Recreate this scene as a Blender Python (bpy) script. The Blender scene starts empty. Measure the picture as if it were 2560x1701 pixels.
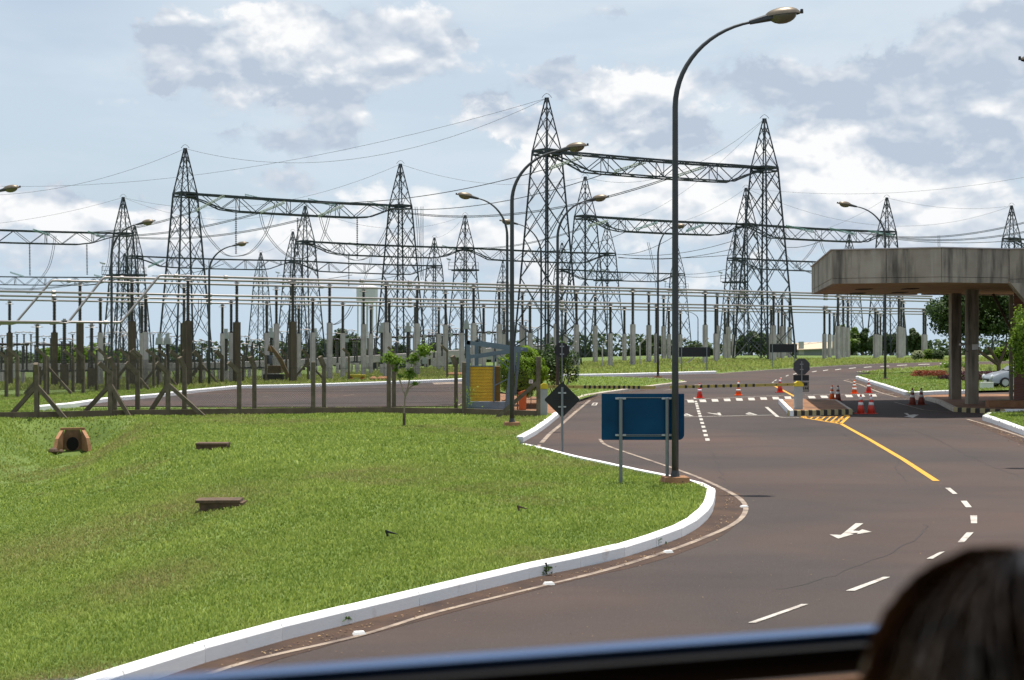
import bpy, math, random
import numpy as np
from mathutils import Vector, Matrix
from mathutils.geometry import delaunay_2d_cdt
R = math.radians
SC = bpy.context.scene
COL = SC.collection
random.seed(7)
RNG = np.random.default_rng(11)
# ------------------------------------------------------------------ camera, sky, sun, exposure
F = 3500.0            # focal length in pixels of the 2560 px wide photograph
CX, HY, CAMH = 1280.0, 848.0, 3.0
cam_d = bpy.data.cameras.new('camera')
cam_d.sensor_width = 36.0
cam_d.lens = 36.0 * F / 2560.0
cam_d.clip_start = 0.1
cam_d.clip_end = 6000
cam_d.dof.use_dof = True
cam_d.dof.focus_distance = 38
cam_d.dof.aperture_fstop = 4.0
cam = bpy.data.objects.new('camera', cam_d)
COL.objects.link(cam)
cam.location = (0, 0, CAMH)
cam.rotation_euler = (R(90) - math.atan((850.5 - HY) / F), 0, 0)
SC.camera = cam

SUNV = Vector((0.08, 0.115, 1.0)).normalized()
sun_d = bpy.data.lights.new('sun', 'SUN')
sun_d.energy = 4.9
sun_d.angle = R(0.6)
sun_d.color = (1.0, 0.95, 0.87)
sun = bpy.data.objects.new('sun', sun_d)
COL.objects.link(sun)
sun.location = (0, 0, 60)
sun.rotation_euler = SUNV.to_track_quat('Z', 'Y').to_euler()

world = bpy.data.worlds.new('World')
SC.world = world
world.use_nodes = True
wn, wl = world.node_tree.nodes, world.node_tree.links
wn.clear()


def wnode(t, **kw):
    n = wn.new(t)
    for k, v in kw.items():
        setattr(n, k, v)
    return n


def wmath(op, a, b=None, c=None, clamp=False):
    n = wnode('ShaderNodeMath', operation=op, use_clamp=clamp)
    for i, s in enumerate((a, b, c)):
        if s is None:
            continue
        if isinstance(s, (int, float)):
            n.inputs[i].default_value = s
        else:
            wl.new(s, n.inputs[i])
    return n.outputs[0]


def wmap(val, a, b, c, d, kind='SMOOTHSTEP'):
    n = wnode('ShaderNodeMapRange', interpolation_type=kind)
    wl.new(val, n.inputs[0])
    for i, x in enumerate((a, b, c, d)):
        n.inputs[i + 1].default_value = x
    return n.outputs[0]


def wmix(fac, a, b):
    n = wnode('ShaderNodeMix', data_type='RGBA')
    if isinstance(fac, (int, float)):
        n.inputs[0].default_value = fac
    else:
        wl.new(fac, n.inputs[0])
    for i, s in ((6, a), (7, b)):
        if isinstance(s, tuple):
            n.inputs[i].default_value = (*s, 1)
        else:
            wl.new(s, n.inputs[i])
    return n.outputs[2]


def wvec(op, a, b):
    n = wnode('ShaderNodeVectorMath', operation=op)
    for i, s in enumerate((a, b)):
        if isinstance(s, tuple):
            n.inputs[i].default_value = s
        else:
            wl.new(s, n.inputs[i])
    return n


sky = wnode('ShaderNodeTexSky', sky_type='NISHITA')
sky.sun_disc = False
sky.sun_elevation = math.asin(SUNV.z)
sky.sun_rotation = math.atan2(SUNV.x, SUNV.y)
sky.air_density = 1.0
sky.dust_density = 1.5
tc = wnode('ShaderNodeTexCoord')
DIR = tc.outputs['Generated']


def wnoise(vec, scale, detail, rough, off):
    m = wnode('ShaderNodeMapping')
    m.inputs['Location'].default_value = off
    m.inputs['Scale'].default_value = scale
    wl.new(vec, m.inputs['Vector'])
    n = wnode('ShaderNodeTexNoise')
    n.inputs['Scale'].default_value = 1
    n.inputs['Detail'].default_value = detail
    n.inputs['Roughness'].default_value = rough
    n.inputs['Distortion'].default_value = 0.25
    wl.new(m.outputs[0], n.inputs['Vector'])
    return n.outputs[0]


# cloud banks: direction from the place (as photograph pixels), half sizes, weight of the body, lit (+) or shaded (-)
BANKS = [(720, 150, 330, 90, .34, -.10), (690, 60, 110, 60, .22, .50), (860, 110, 200, 90, .22, .12), (1010, 90, 110, 80, .12, .25), (430, 100, 60, 42, .26, -.20), (640, 205, 240, 28, .10, -.45),
         (1390, 200, 110, 42, .24, -.45), (1220, 255, 90, 30, .12, -.4), (1230, 310, 130, 45, .26, .55), (1560, 235, 130, 65, .30, .60), (1480, 330, 190, 60, .20, .10), (1700, 330, 110, 40, .20, -.3),
         (2120, 200, 240, 75, .26, -.25), (2440, 120, 190, 110, .30, -.15), (2300, 330, 320, 90, .32, -.30), (2060, 370, 130, 75, .30, .65), (2330, 440, 190, 45, .24, .35), (2150, 480, 260, 80, .22, .30),
         (2460, 520, 160, 50, .18, .1), (420, 650, 300, 60, .14, .1), (1000, 690, 300, 60, .12, .2), (1400, 570, 260, 60, .14, .3), (1750, 420, 160, 60, .16, .3), (2300, 600, 300, 60, .16, .2), (1800, 210, 200, 60, .12, -.1), (1350, 400, 120, 60, .12, .1), (60, 520, 170, 60, .32, .55), (340, 570, 160, 55, .28, .45), (120, 640, 220, 50, .12, -.2), (690, 460, 90, 40, .20, .35), (900, 480, 80, 32, .18, .5), (1060, 500, 90, 50, .14, .4),
         (560, 360, 60, 26, .14, -.3), (860, 300, 90, 60, .18, -.35), (700, 350, 80, 40, .12, -.25), (1160, 100, 30, 28, .16, -.3), (830, 590, 240, 60, .18, .45), (1100, 610, 200, 50, .12, .3), (1650, 480, 200, 70, .18, .40), (1900, 590, 240, 70, .14, .2),
         (1720, 690, 160, 45, .16, .4), (1350, 690, 100, 30, .1, .4), (1300, 470, 160, 60, .1, .1), (1520, 40, 70, 24, .12, -.2), (1410, 140, 60, 25, .1, -.2)]


def wcomb(x, y, z):
    n = wnode('ShaderNodeCombineXYZ')
    for i, s in enumerate((x, y, z)):
        if isinstance(s, (int, float)):
            n.inputs[i].default_value = s
        else:
            wl.new(s, n.inputs[i])
    return n.outputs[0]


def billow(vec):
    a_ = wmath('ABSOLUTE', wmath('SUBTRACT', wnoise(vec, (24, 24, 36), 2, .4, (8, 3, 5)), .5))
    b_ = wmath('ABSOLUTE', wmath('SUBTRACT', wnoise(vec, (60, 60, 85), 2, .5, (2, 9, 1)), .5))
    c_ = wmath('ABSOLUTE', wmath('SUBTRACT', wnoise(vec, (150, 150, 200), 3, .5, (6, 6, 2)), .5))
    return wmath('ADD', wmath('ADD', wmath('MULTIPLY', a_, .80), wmath('MULTIPLY', b_, .45)), wmath('MULTIPLY', c_, .10))


bil = billow(DIR)
bil_up = billow(wvec('ADD', DIR, (0.0012, 0.0, 0.0035)).outputs[0])
base_n = wmath('ADD', wmath('MULTIPLY', wnoise(DIR, (13, 13, 22), 6, .5, (3.1, 7.2, 1.3)), .86), wmath('MULTIPLY', bil, .62))
big_n = wnoise(DIR, (5, 5, 12), 3, .5, (9.1, 2.2, 4.0))
warp_a = wnoise(DIR, (30, 30, 40), 6, .65, (1, 2, 3))
warp_b = wnoise(DIR, (30, 30, 40), 6, .65, (7, 4, 9))
WD_ = wvec('ADD', DIR, wcomb(wmath('MULTIPLY', wmath('SUBTRACT', warp_a, .5), .06), 0.0, wmath('MULTIPLY', wmath('SUBTRACT', warp_b, .5), .05))).outputs[0]
body, litsum = None, None
for (px, py, rx, ry, w, li) in BANKS:
    c = Vector(((px - CX) / F, 1, (HY - py) / F)).normalized()
    d = wvec('SUBTRACT', WD_, tuple(c)).outputs[0]
    d = wvec('MULTIPLY', d, (F / rx, 6.0, F / ry)).outputs[0]
    ln = wvec('LENGTH', d, (0, 0, 0)).outputs['Value']
    m_ = wmap(ln, 0.30, 1.6, 1, 0.0)
    wb = wmath('MULTIPLY', m_, w * 1.35)
    wl_ = wmath('MULTIPLY', m_, li)
    body = wb if body is None else wmath('ADD', body, wb)
    litsum = wl_ if litsum is None else wmath('ADD', litsum, wl_)
d0 = wmath('ADD', wmath('ADD', wmath('MULTIPLY', base_n, .80), wmath('MULTIPLY', big_n, .22)), body)
# same field a little higher up: where the cloud thins upwards it is sunlit, where it thickens it is shaded
up = wvec('ADD', DIR, (0.003, 0.0, 0.009)).outputs[0]
n_up = wnoise(up, (13, 13, 22), 4, .5, (3.1, 7.2, 1.3))
grad = wmath('ADD', wmath('SUBTRACT', wnoise(DIR, (13, 13, 22), 4, .5, (3.1, 7.2, 1.3)), n_up), wmath('MULTIPLY', wmath('SUBTRACT', bil, bil_up), .22))
soft = wnoise(DIR, (4, 4, 14), 5, .55, (5, 1, 8))
sep = wnode('ShaderNodeSeparateXYZ')
wl.new(DIR, sep.inputs[0])
elev = sep.outputs[2]
# thin bright veil over the physical sky, thicker low down
veil_col = wmix(wmap(elev, 0.0, 0.20, 0, 1), (4.5, 5.5, 6.4), (5.35, 6.1, 6.8))
veil = wmath('MAXIMUM', wmap(soft, .34, .60, .70, 1.0), wmap(elev, .06, .16, 1, 0))
bl_ = wvec('MULTIPLY', wvec('SUBTRACT', DIR, tuple(Vector(((120 - CX) / F, 1, (HY + 40) / F)).normalized())).outputs[0], (F / 420, 1, F / 230)).outputs[0]
veil = wmath('MULTIPLY', veil, wmath('SUBTRACT', 1.0, wmap(wvec('LENGTH', bl_, (0, 0, 0)).outputs['Value'], 0, 1.2, .42, 0)))
veil = wmath('MULTIPLY', veil, wmap(elev, .28, .8, 1, .5))
base_c = wmix(veil, sky.outputs[0], veil_col)
cl_m = wmap(d0, .585, .77, 0, 1)
lit = wmath('ADD', wmath('ADD', wmath('MULTIPLY', grad, 5.0), .36), litsum)
lit = wmath('ADD', lit, wmath('MULTIPLY', wmath('SUBTRACT', bil, .13), .9), clamp=True)
cl_c = wmix(wmap(lit, 0, .5, 0, 1, 'LINEAR'), (4.0, 4.65, 5.55), (5.4, 5.85, 6.45))
cl_c = wmix(wmap(lit, .5, 1, 0, 1, 'LINEAR'), cl_c, (7.7, 7.75, 7.8))
cl_c = wmix(wmap(elev, 0.0, .10, .5, 0), cl_c, (5.1, 5.9, 6.7))
skyc = wmix(cl_m, base_c, cl_c)
bg = wnode('ShaderNodeBackground')
bg.inputs['Strength'].default_value = 0.1
wl.new(skyc, bg.inputs['Color'])
wo = wnode('ShaderNodeOutputWorld')
wl.new(bg.outputs[0], wo.inputs['Surface'])
world.cycles.sampling_method = 'MANUAL'
world.cycles.sample_map_resolution = 512

SC.view_settings.view_transform = 'Standard'
SC.view_settings.look = 'None'
SC.view_settings.exposure = 0.35
SC.view_settings.gamma = 1.0
SC.view_settings.use_curve_mapping = False
SC.cycles.max_bounces = 6
SC.cycles.transparent_max_bounces = 12


# ------------------------------------------------------------------ materials
def mat(name, col, rough=.8, metal=0.0, var=.15, scale=3.0, col2=None, bump=0.0, bscale=None, detail=5, space='Object', spec=.4, stretch=(1, 1, 1)):
    m = bpy.data.materials.new(name)
    m.use_nodes = True
    nt = m.node_tree
    b = nt.nodes['Principled BSDF']
    b.inputs['Roughness'].default_value = rough
    b.inputs['Metallic'].default_value = metal
    b.inputs['Specular IOR Level'].default_value = spec
    t = nt.nodes.new('ShaderNodeNewGeometry') if space == 'World' else nt.nodes.new('ShaderNodeTexCoord')
    src = t.outputs['Position'] if space == 'World' else t.outputs['Object']
    mp = nt.nodes.new('ShaderNodeMapping')
    mp.inputs['Scale'].default_value = stretch
    nt.links.new(src, mp.inputs['Vector'])
    n = nt.nodes.new('ShaderNodeTexNoise')
    n.inputs['Scale'].default_value = scale
    n.inputs['Detail'].default_value = detail
    n.inputs['Roughness'].default_value = .62
    nt.links.new(mp.outputs[0], n.inputs['Vector'])
    r = nt.nodes.new('ShaderNodeValToRGB')
    r.color_ramp.elements[0].position = .3
    r.color_ramp.elements[1].position = .7
    c2 = col2 or tuple(min(1, c * (1 + var)) for c in col)
    c1 = col if col2 else tuple(c * (1 - var) for c in col)
    r.color_ramp.elements[0].color = (*c1, 1)
    r.color_ramp.elements[1].color = (*c2, 1)
    nt.links.new(n.outputs[0], r.inputs[0])
    nt.links.new(r.outputs[0], b.inputs['Base Color'])
    if bump:
        n2 = nt.nodes.new('ShaderNodeTexNoise')
        n2.inputs['Scale'].default_value = bscale or scale * 6
        n2.inputs['Detail'].default_value = 4
        nt.links.new(mp.outputs[0], n2.inputs['Vector'])
        bp = nt.nodes.new('ShaderNodeBump')
        bp.inputs['Strength'].default_value = bump
        bp.inputs['Distance'].default_value = .02
        nt.links.new(n2.outputs[0], bp.inputs['Height'])
        nt.links.new(bp.outputs[0], b.inputs['Normal'])
    m['ramp'] = 1
    return m


def mix_in(m, col, lo, hi, scale, stretch=(1, 1, 1), detail=4, off=(0, 0, 0), fac=1.0, space='World'):
    """blend a second stain colour over the base colour by a noise mask"""
    nt = m.node_tree
    b = nt.nodes['Principled BSDF']
    old = b.inputs['Base Color'].links[0].from_socket
    t = nt.nodes.new('ShaderNodeNewGeometry') if space == 'World' else nt.nodes.new('ShaderNodeTexCoord')
    src = t.outputs['Position'] if space == 'World' else t.outputs['Object']
    mp = nt.nodes.new('ShaderNodeMapping')
    mp.inputs['Scale'].default_value = stretch
    mp.inputs['Location'].default_value = off
    nt.links.new(src, mp.inputs['Vector'])
    n = nt.nodes.new('ShaderNodeTexNoise')
    n.inputs['Scale'].default_value = scale
    n.inputs['Detail'].default_value = detail
    n.inputs['Roughness'].default_value = .6
    nt.links.new(mp.outputs[0], n.inputs['Vector'])
    mr = nt.nodes.new('ShaderNodeMapRange')
    mr.inputs[1].default_value = lo
    mr.inputs[2].default_value = hi
    mr.inputs[4].default_value = fac
    nt.links.new(n.outputs[0], mr.inputs[0])
    mx = nt.nodes.new('ShaderNodeMix')
    mx.data_type = 'RGBA'
    mx.inputs[7].default_value = (*col, 1)
    nt.links.new(mr.outputs[0], mx.inputs[0])
    nt.links.new(old, mx.inputs[6])
    nt.links.new(mx.outputs[2], b.inputs['Base Color'])
    return m


def leaf_mat(name, c1, c2, trans=.35, scale=1.5, rough=.55, dry=None):
    m = bpy.data.materials.new(name)
    m.use_nodes = True
    nt = m.node_tree
    b = nt.nodes['Principled BSDF']
    b.inputs['Roughness'].default_value = rough
    b.inputs['Specular IOR Level'].default_value = .3
    at = nt.nodes.new('ShaderNodeAttribute')
    at.attribute_name = 'tone'
    mx = nt.nodes.new('ShaderNodeMix')
    mx.data_type = 'RGBA'
    mx.inputs[6].default_value = (*c1, 1)
    mx.inputs[7].default_value = (*c2, 1)
    nt.links.new(at.outputs['Fac'], mx.inputs[0])
    if dry:
        a2 = nt.nodes.new('ShaderNodeAttribute')
        a2.attribute_name = 'dry'
        m0, mx = mx, nt.nodes.new('ShaderNodeMix')
        mx.data_type = 'RGBA'
        nt.links.new(a2.outputs['Fac'], mx.inputs[0])
        nt.links.new(m0.outputs[2], mx.inputs[6])
        mx.inputs[7].default_value = (*dry, 1)
    nt.links.new(mx.outputs[2], b.inputs['Base Color'])
    tr = nt.nodes.new('ShaderNodeBsdfTranslucent')
    nt.links.new(mx.outputs[2], tr.inputs['Color'])
    ms = nt.nodes.new('ShaderNodeMixShader')
    ms.inputs[0].default_value = trans
    nt.links.new(b.outputs[0], ms.inputs[1])
    nt.links.new(tr.outputs[0], ms.inputs[2])
    nt.links.new(ms.outputs[0], nt.nodes['Material Output'].inputs[0])
    return m


M = {}
M['grass'] = mat('grass_ground', (.072, .120, .018), .9, scale=.5, col2=(.135, .185, .034), bump=.8, bscale=22, space='World', detail=10)
mix_in(M['grass'], (.15, .15, .055), .56, .72, 1.3, detail=8, fac=.55)
mix_in(M['grass'], (.045, .085, .016), .55, .66, 9, detail=5, off=(3, 1, 0), fac=.6)
M['blade'] = leaf_mat('grass_blades', (.145, .215, .028), (.42, .50, .115), .43, dry=(.33, .27, .12))
M['asphalt'] = mat('asphalt', (.043, .036, .033), .9, scale=.14, col2=(.069, .053, .047), bump=.5, bscale=60, space='World', detail=6, spec=.25)
mix_in(M['asphalt'], (.094, .056, .044), .42, .72, .11, detail=3, off=(4, 9, 0), fac=.8)
mix_in(M['asphalt'], (.034, .028, .027), .50, .72, .35, stretch=(.3, 1, 1), detail=4, off=(1, 5, 0), fac=.5)
mix_in(M['asphalt'], (.12, .10, .09), .58, .76, 34, detail=3, fac=.65)
M['dirt'] = mat('gutter_dirt', (.034, .021, .016), .95, scale=1.6, col2=(.080, .044, .027), space='World', bump=.4)
M['rusty'] = mat('laterite_paving', (.20, .095, .045), .92, scale=3, col2=(.30, .15, .075), space='World', bump=.3)
mix_in(M['rusty'], (.10, .06, .04), .5, .7, 1.2)
M['kerbwhite'] = mat('whitewashed_kerb', (.84, .83, .82), .8, var=.03, scale=5, bump=.3)
mix_in(M['kerbwhite'], (.42, .32, .24), .62, .80, 3.0, detail=8, fac=.7)
M['kerbdirty'] = mat('dirty_kerb', (.50, .44, .37), .85, var=.2, scale=3, bump=.4)
mix_in(M['kerbdirty'], (.24, .15, .09), .50, .72, 2.0, detail=6, fac=.8)
M['linewhite'] = mat('road_paint_white', (.46, .43, .38), .75, var=.1, scale=20, space='World')
mix_in(M['linewhite'], (.20, .155, .13), .50, .68, 4, detail=9, fac=.8)
M['lineold'] = mat('road_paint_worn', (.32, .25, .19), .8, var=.2, scale=10, space='World')
mix_in(M['lineold'], (.10, .07, .058), .42, .64, 2.2, detail=9, fac=.85)
M['lineyellow'] = mat('road_paint_yellow', (.60, .30, .03), .75, var=.12, scale=20, space='World')
mix_in(M['lineyellow'], (.25, .13, .04), .55, .75, 5, detail=8, fac=.7)
M['crack'] = mat('tar_crack', (.030, .027, .026), .8, space='World')
M['steel'] = mat('galvanised_steel_tower', (.040, .047, .054), .6, metal=.25, var=.25, scale=.8, space='World')
M['tube'] = mat('aluminium_tube', (.30, .275, .265), .5, metal=.6, var=.1, scale=.5, space='World')
M['wire'] = mat('conductor_wire', (.06, .065, .07), .6, metal=.3)
M['glassy'] = mat('glass_insulator', (.12, .24, .22), .25, spec=.8, space='World', var=.2)
M['glassy2'] = mat('pale_insulator', (.33, .37, .28), .3, spec=.8, space='World', var=.2)
M['porcelain'] = mat('brown_porcelain', (.022, .013, .014), .22, spec=.7, space='World')
M['concrete'] = mat('grey_concrete', (.46, .405, .405), .9, var=.15, scale=2, space='World', bump=.3)
mix_in(M['concrete'], (.27, .235, .23), .5, .75, 1.6, stretch=(1, 1, .25), fac=.7)
M['darkconc'] = mat('stained_concrete', (.065, .048, .034), .92, scale=2.4, col2=(.12, .09, .064), space='World', stretch=(1, 1, .2), bump=.3)
mix_in(M['darkconc'], (.20, .15, .10), .55, .75, 3, stretch=(1, 1, .3), fac=.5)
M['postconc'] = mat('fence_post_concrete', (.085, .066, .045), .92, scale=4, col2=(.17, .135, .098), space='World', bump=.3)
M['plinth'] = mat('fence_plinth', (.085, .065, .045), .95, scale=1.6, col2=(.17, .125, .085), space='World', bump=.4)
M['canopy'] = mat('weathered_canopy_concrete', (.265, .225, .175), .9, scale=.9, col2=(.40, .35, .28), space='World', detail=8, bump=.35, bscale=6)
mix_in(M['canopy'], (.075, .065, .055), .46, .66, .9, stretch=(2.6, 2.6, .3), detail=9, fac=.9)
mix_in(M['canopy'], (.43, .40, .35), .60, .72, .7, stretch=(2.2, 2.2, .12), detail=5, off=(7, 3, 1), fac=.65)
M['soffit'] = mat('soffit_boards', (.34, .22, .13), .8, var=.2, scale=1.5, space='World')
M['lampmetal'] = mat('lamp_pole_paint', (.050, .053, .055), .55, metal=.1, var=.15, scale=4)
M['lamphead'] = mat('lamp_housing', (.18, .145, .105), .4, metal=.4, var=.15, scale=6)
M['lampglass'] = mat('lamp_lens', (.11, .09, .05), .25, spec=.6)
M['black'] = mat('black_sign_back', (.012, .013, .014), .45, var=.2)
M['darkgrey'] = mat('dark_grey_sign_back', (.055, .056, .06), .5, var=.2)
M['bluesign'] = mat('blue_sign_back', (.002, .048, .115), .6, var=.25, scale=1.0, spec=.15)
M['signpost'] = mat('sign_post_galvanised', (.20, .215, .22), .5, metal=.4, var=.1)
M['bracket'] = mat('bracket_alu', (.45, .46, .47), .4, metal=.5)
M['conered'] = mat('cone_red', (.55, .045, .025), .5, var=.12, scale=7)
M['coneorange'] = mat('cone_orange', (.72, .13, .02), .5, var=.12, scale=7)
M['conedark'] = mat('cone_brown_red', (.22, .05, .03), .6, var=.2, scale=7)
M['coneband'] = mat('cone_band_white', (.75, .73, .70), .45, var=.08)
M['bandpink'] = mat('cone_band_pinkish', (.72, .58, .66), .45, var=.08)
M['yellow'] = mat('barrier_yellow', (.60, .46, .02), .45, var=.1, scale=5)
M['yellowdirty'] = mat('kerb_yellow', (.42, .34, .17), .8, var=.25, scale=5)
M['blackdirty'] = mat('kerb_black', (.045, .038, .032), .8, var=.3, scale=5)
M['boxgrey'] = mat('cabinet_grey', (.34, .35, .34), .5, var=.08)
M['frame'] = mat('grey_blue_frame', (.115, .16, .20), .5, var=.1, scale=3)
M['ybrass'] = mat('yellow_ribbed_panel', (.74, .47, .035), .5, var=.15, scale=3, stretch=(1, 1, .3))
M['ydark'] = mat('ochre_side_panel', (.16, .09, .008), .6)
M['bluewall'] = mat('faded_blue_wall', (.17, .215, .26), .85, var=.25, scale=2)
M['bin'] = mat('orange_bin', (.60, .12, .02), .5, var=.1)
M['terracotta'] = mat('dusty_terracotta_concrete', (.24, .115, .055), .9, scale=5, col2=(.34, .18, .095), bump=.4)
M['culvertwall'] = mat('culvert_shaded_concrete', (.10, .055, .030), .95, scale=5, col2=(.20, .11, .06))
M['slab'] = mat('brown_slab', (.065, .045, .030), .92, scale=6, col2=(.14, .085, .052), bump=.4)
M['void'] = mat('pipe_dark', (.01, .009, .008), 1)
M['bark'] = mat('bark', (.12, .085, .055), .95, var=.3, scale=6, bump=.6)
M['palebark'] = mat('pale_bark', (.26, .21, .16), .95, var=.2, scale=8, bump=.4)
M['leaf_far'] = leaf_mat('far_tree_leaves', (.030, .052, .018), (.085, .130, .035), .25)
M['leaf_fresh'] = leaf_mat('fresh_leaves', (.06, .12, .012), (.24, .36, .04), .4)
M['leaf_bush'] = leaf_mat('bush_leaves', (.06, .13, .008), (.30, .45, .02), .45)
M['leaf_deep'] = leaf_mat('deep_green_leaves', (.022, .045, .012), (.075, .13, .025), .3)
M['leaf_purple'] = leaf_mat('purple_leaves', (.05, .015, .025), (.13, .05, .07), .3)
M['leaf_red'] = leaf_mat('red_flowers', (.10, .05, .02), (.36, .06, .035), .3)
M['leaf_white'] = leaf_mat('spiky_pale_leaves', (.20, .24, .10), (.48, .50, .30), .3)
M['leaf_pink'] = leaf_mat('pink_flowers', (.25, .15, .12), (.60, .38, .38), .3)
M['carpaint'] = mat('silver_white_car_paint', (.30, .32, .35), .25, metal=.2, var=.03, spec=.7)
M['carglass'] = mat('dark_car_glass', (.02, .025, .03), .08, spec=.9)
M['rubber'] = mat('black_rubber', (.015, .015, .015), .7)
M['headlight'] = mat('headlight_glass', (.6, .62, .65), .1, spec=.9)
M['tankwhite'] = mat('water_tank_white', (.55, .54, .58), .6, var=.05)
M['roofpale'] = mat('pale_roof', (.52, .42, .30), .8, var=.08, space='World')
M['wallgrey'] = mat('grey_wall', (.22, .24, .26), .85, var=.1, space='World')
M['wallpale'] = mat('pale_wall', (.42, .42, .40), .85, var=.1, space='World')
M['chainwire'] = mat('fence_wire', (.045, .042, .038), .9, spec=.1)
M['excav'] = mat('excavator_yellow', (.13, .08, .03), .55, var=.15)
M['rail_sky_tint'] = mat('window_rail_metal', (.075, .15, .32), .35, metal=.8, var=.03)  # blue of the reflected sky is put into the metal colour
M['gasket'] = mat('window_gasket', (.008, .008, .009), .5)
M['buspanel'] = mat('bus_interior_panel', (.20, .105, .055), .6, var=.1)
M['busin'] = mat('bus_interior_grey', (.09, .09, .095), .7)
M['skin'] = mat('skin', (.36, .20, .13), .5)
M['shirt'] = mat('dark_shirt', (.02, .02, .025), .8)
M['rock'] = mat('brown_rock', (.11, .07, .05), .95, var=.3, scale=8, bump=.6)
M['plastic_white'] = mat('white_paint', (.72, .72, .70), .5, var=.04)


def brick_mat():
    m = bpy.data.materials.new('red_brickwork')
    m.use_nodes = True
    nt = m.node_tree
    b = nt.nodes['Principled BSDF']
    b.inputs['Roughness'].default_value = .9
    t = nt.nodes.new('ShaderNodeTexCoord')
    mp = nt.nodes.new('ShaderNodeMapping')
    mp.inputs['Rotation'].default_value = (R(90), 0, 0)
    nt.links.new(t.outputs['Object'], mp.inputs['Vector'])
    br = nt.nodes.new('ShaderNodeTexBrick')
    br.inputs['Color1'].default_value = (.20, .062, .035, 1)
    br.inputs['Color2'].default_value = (.13, .042, .026, 1)
    br.inputs['Mortar'].default_value = (.16, .12, .10, 1)
    br.inputs['Scale'].default_value = 1
    br.inputs['Brick Width'].default_value = .23
    br.inputs['Row Height'].default_value = .075
    br.inputs['Mortar Size'].default_value = .009
    nt.links.new(mp.outputs[0], br.inputs['Vector'])
    nt.links.new(br.outputs[0], b.inputs['Base Color'])
    return m


M['brick'] = brick_mat()


# ------------------------------------------------------------------ terrain and picking points on it
def sm(a, b, x):
    t = min(1, max(0, (x - a) / (b - a)))
    return t * t * (3 - 2 * t)


def H(x, y):
    """height of the road level at a place"""
    lo = -1.2 + 2.2 * sm(-35, 20, x)
    h = sm(60, 150, y) * lo
    if y > 172:
        h -= .0165 * (y - 172)
    return h


def ditch(x, y):
    ax = -15.4 + (49 - y) * .17
    w = 2.7 + max(0, 49 - y) * .24
    wl_ = 2.6 + max(0, 49 - y) * .10
    d = x - ax
    t = 1 - sm(.25, w if d > 0 else wl_, abs(d))
    return 1.15 * t * (1 - sm(49.0, 50.3, y))


def ground_at(px, py, lift=0.0, hmax=400):
    """where the line of sight through a photograph pixel meets the terrain"""
    tx, tz = (px - CX) / F, (HY - py) / F
    y, prev = 4.0, 4.0
    while y < hmax:
        if CAMH + tz * y <= H(tx * y, y) + lift:
            a, b = prev, y
            for _ in range(24):
                m_ = (a + b) / 2
                if CAMH + tz * m_ <= H(tx * m_, m_) + lift:
                    b = m_
                else:
                    a = m_
            return Vector((tx * b, b, H(tx * b, b)))
        prev = y
        y *= 1.01
    return Vector((tx * hmax, hmax, H(tx * hmax, hmax)))


def at(px, py, y):
    return Vector(((px - CX) / F * y, y, CAMH + (HY - py) / F * y))


def D(px, py, lift=0.0):
    """same, from coordinates read off the 2360 px wide view"""
    return ground_at(px * 1.08475, py * 1.08475, lift)


# ------------------------------------------------------------------ object helpers
def tag(o, label=None, cat=None, group=None, kind=None):
    if label: o['label'] = label
    if cat: o['category'] = cat
    if group: o['group'] = group
    if kind: o['kind'] = kind
    return o


def thing(name, loc=(0, 0, 0), label=None, cat=None, group=None, kind=None, parent=None):
    o = bpy.data.objects.new(name, None)
    o.empty_display_size = .2
    COL.objects.link(o)
    o.location = loc
    return tag(o, label, cat, group, kind)


def wpos(o):
    v = Vector((0, 0, 0))
    while o is not None:
        v += Vector(o.location)
        o = o.parent
    return v


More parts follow.
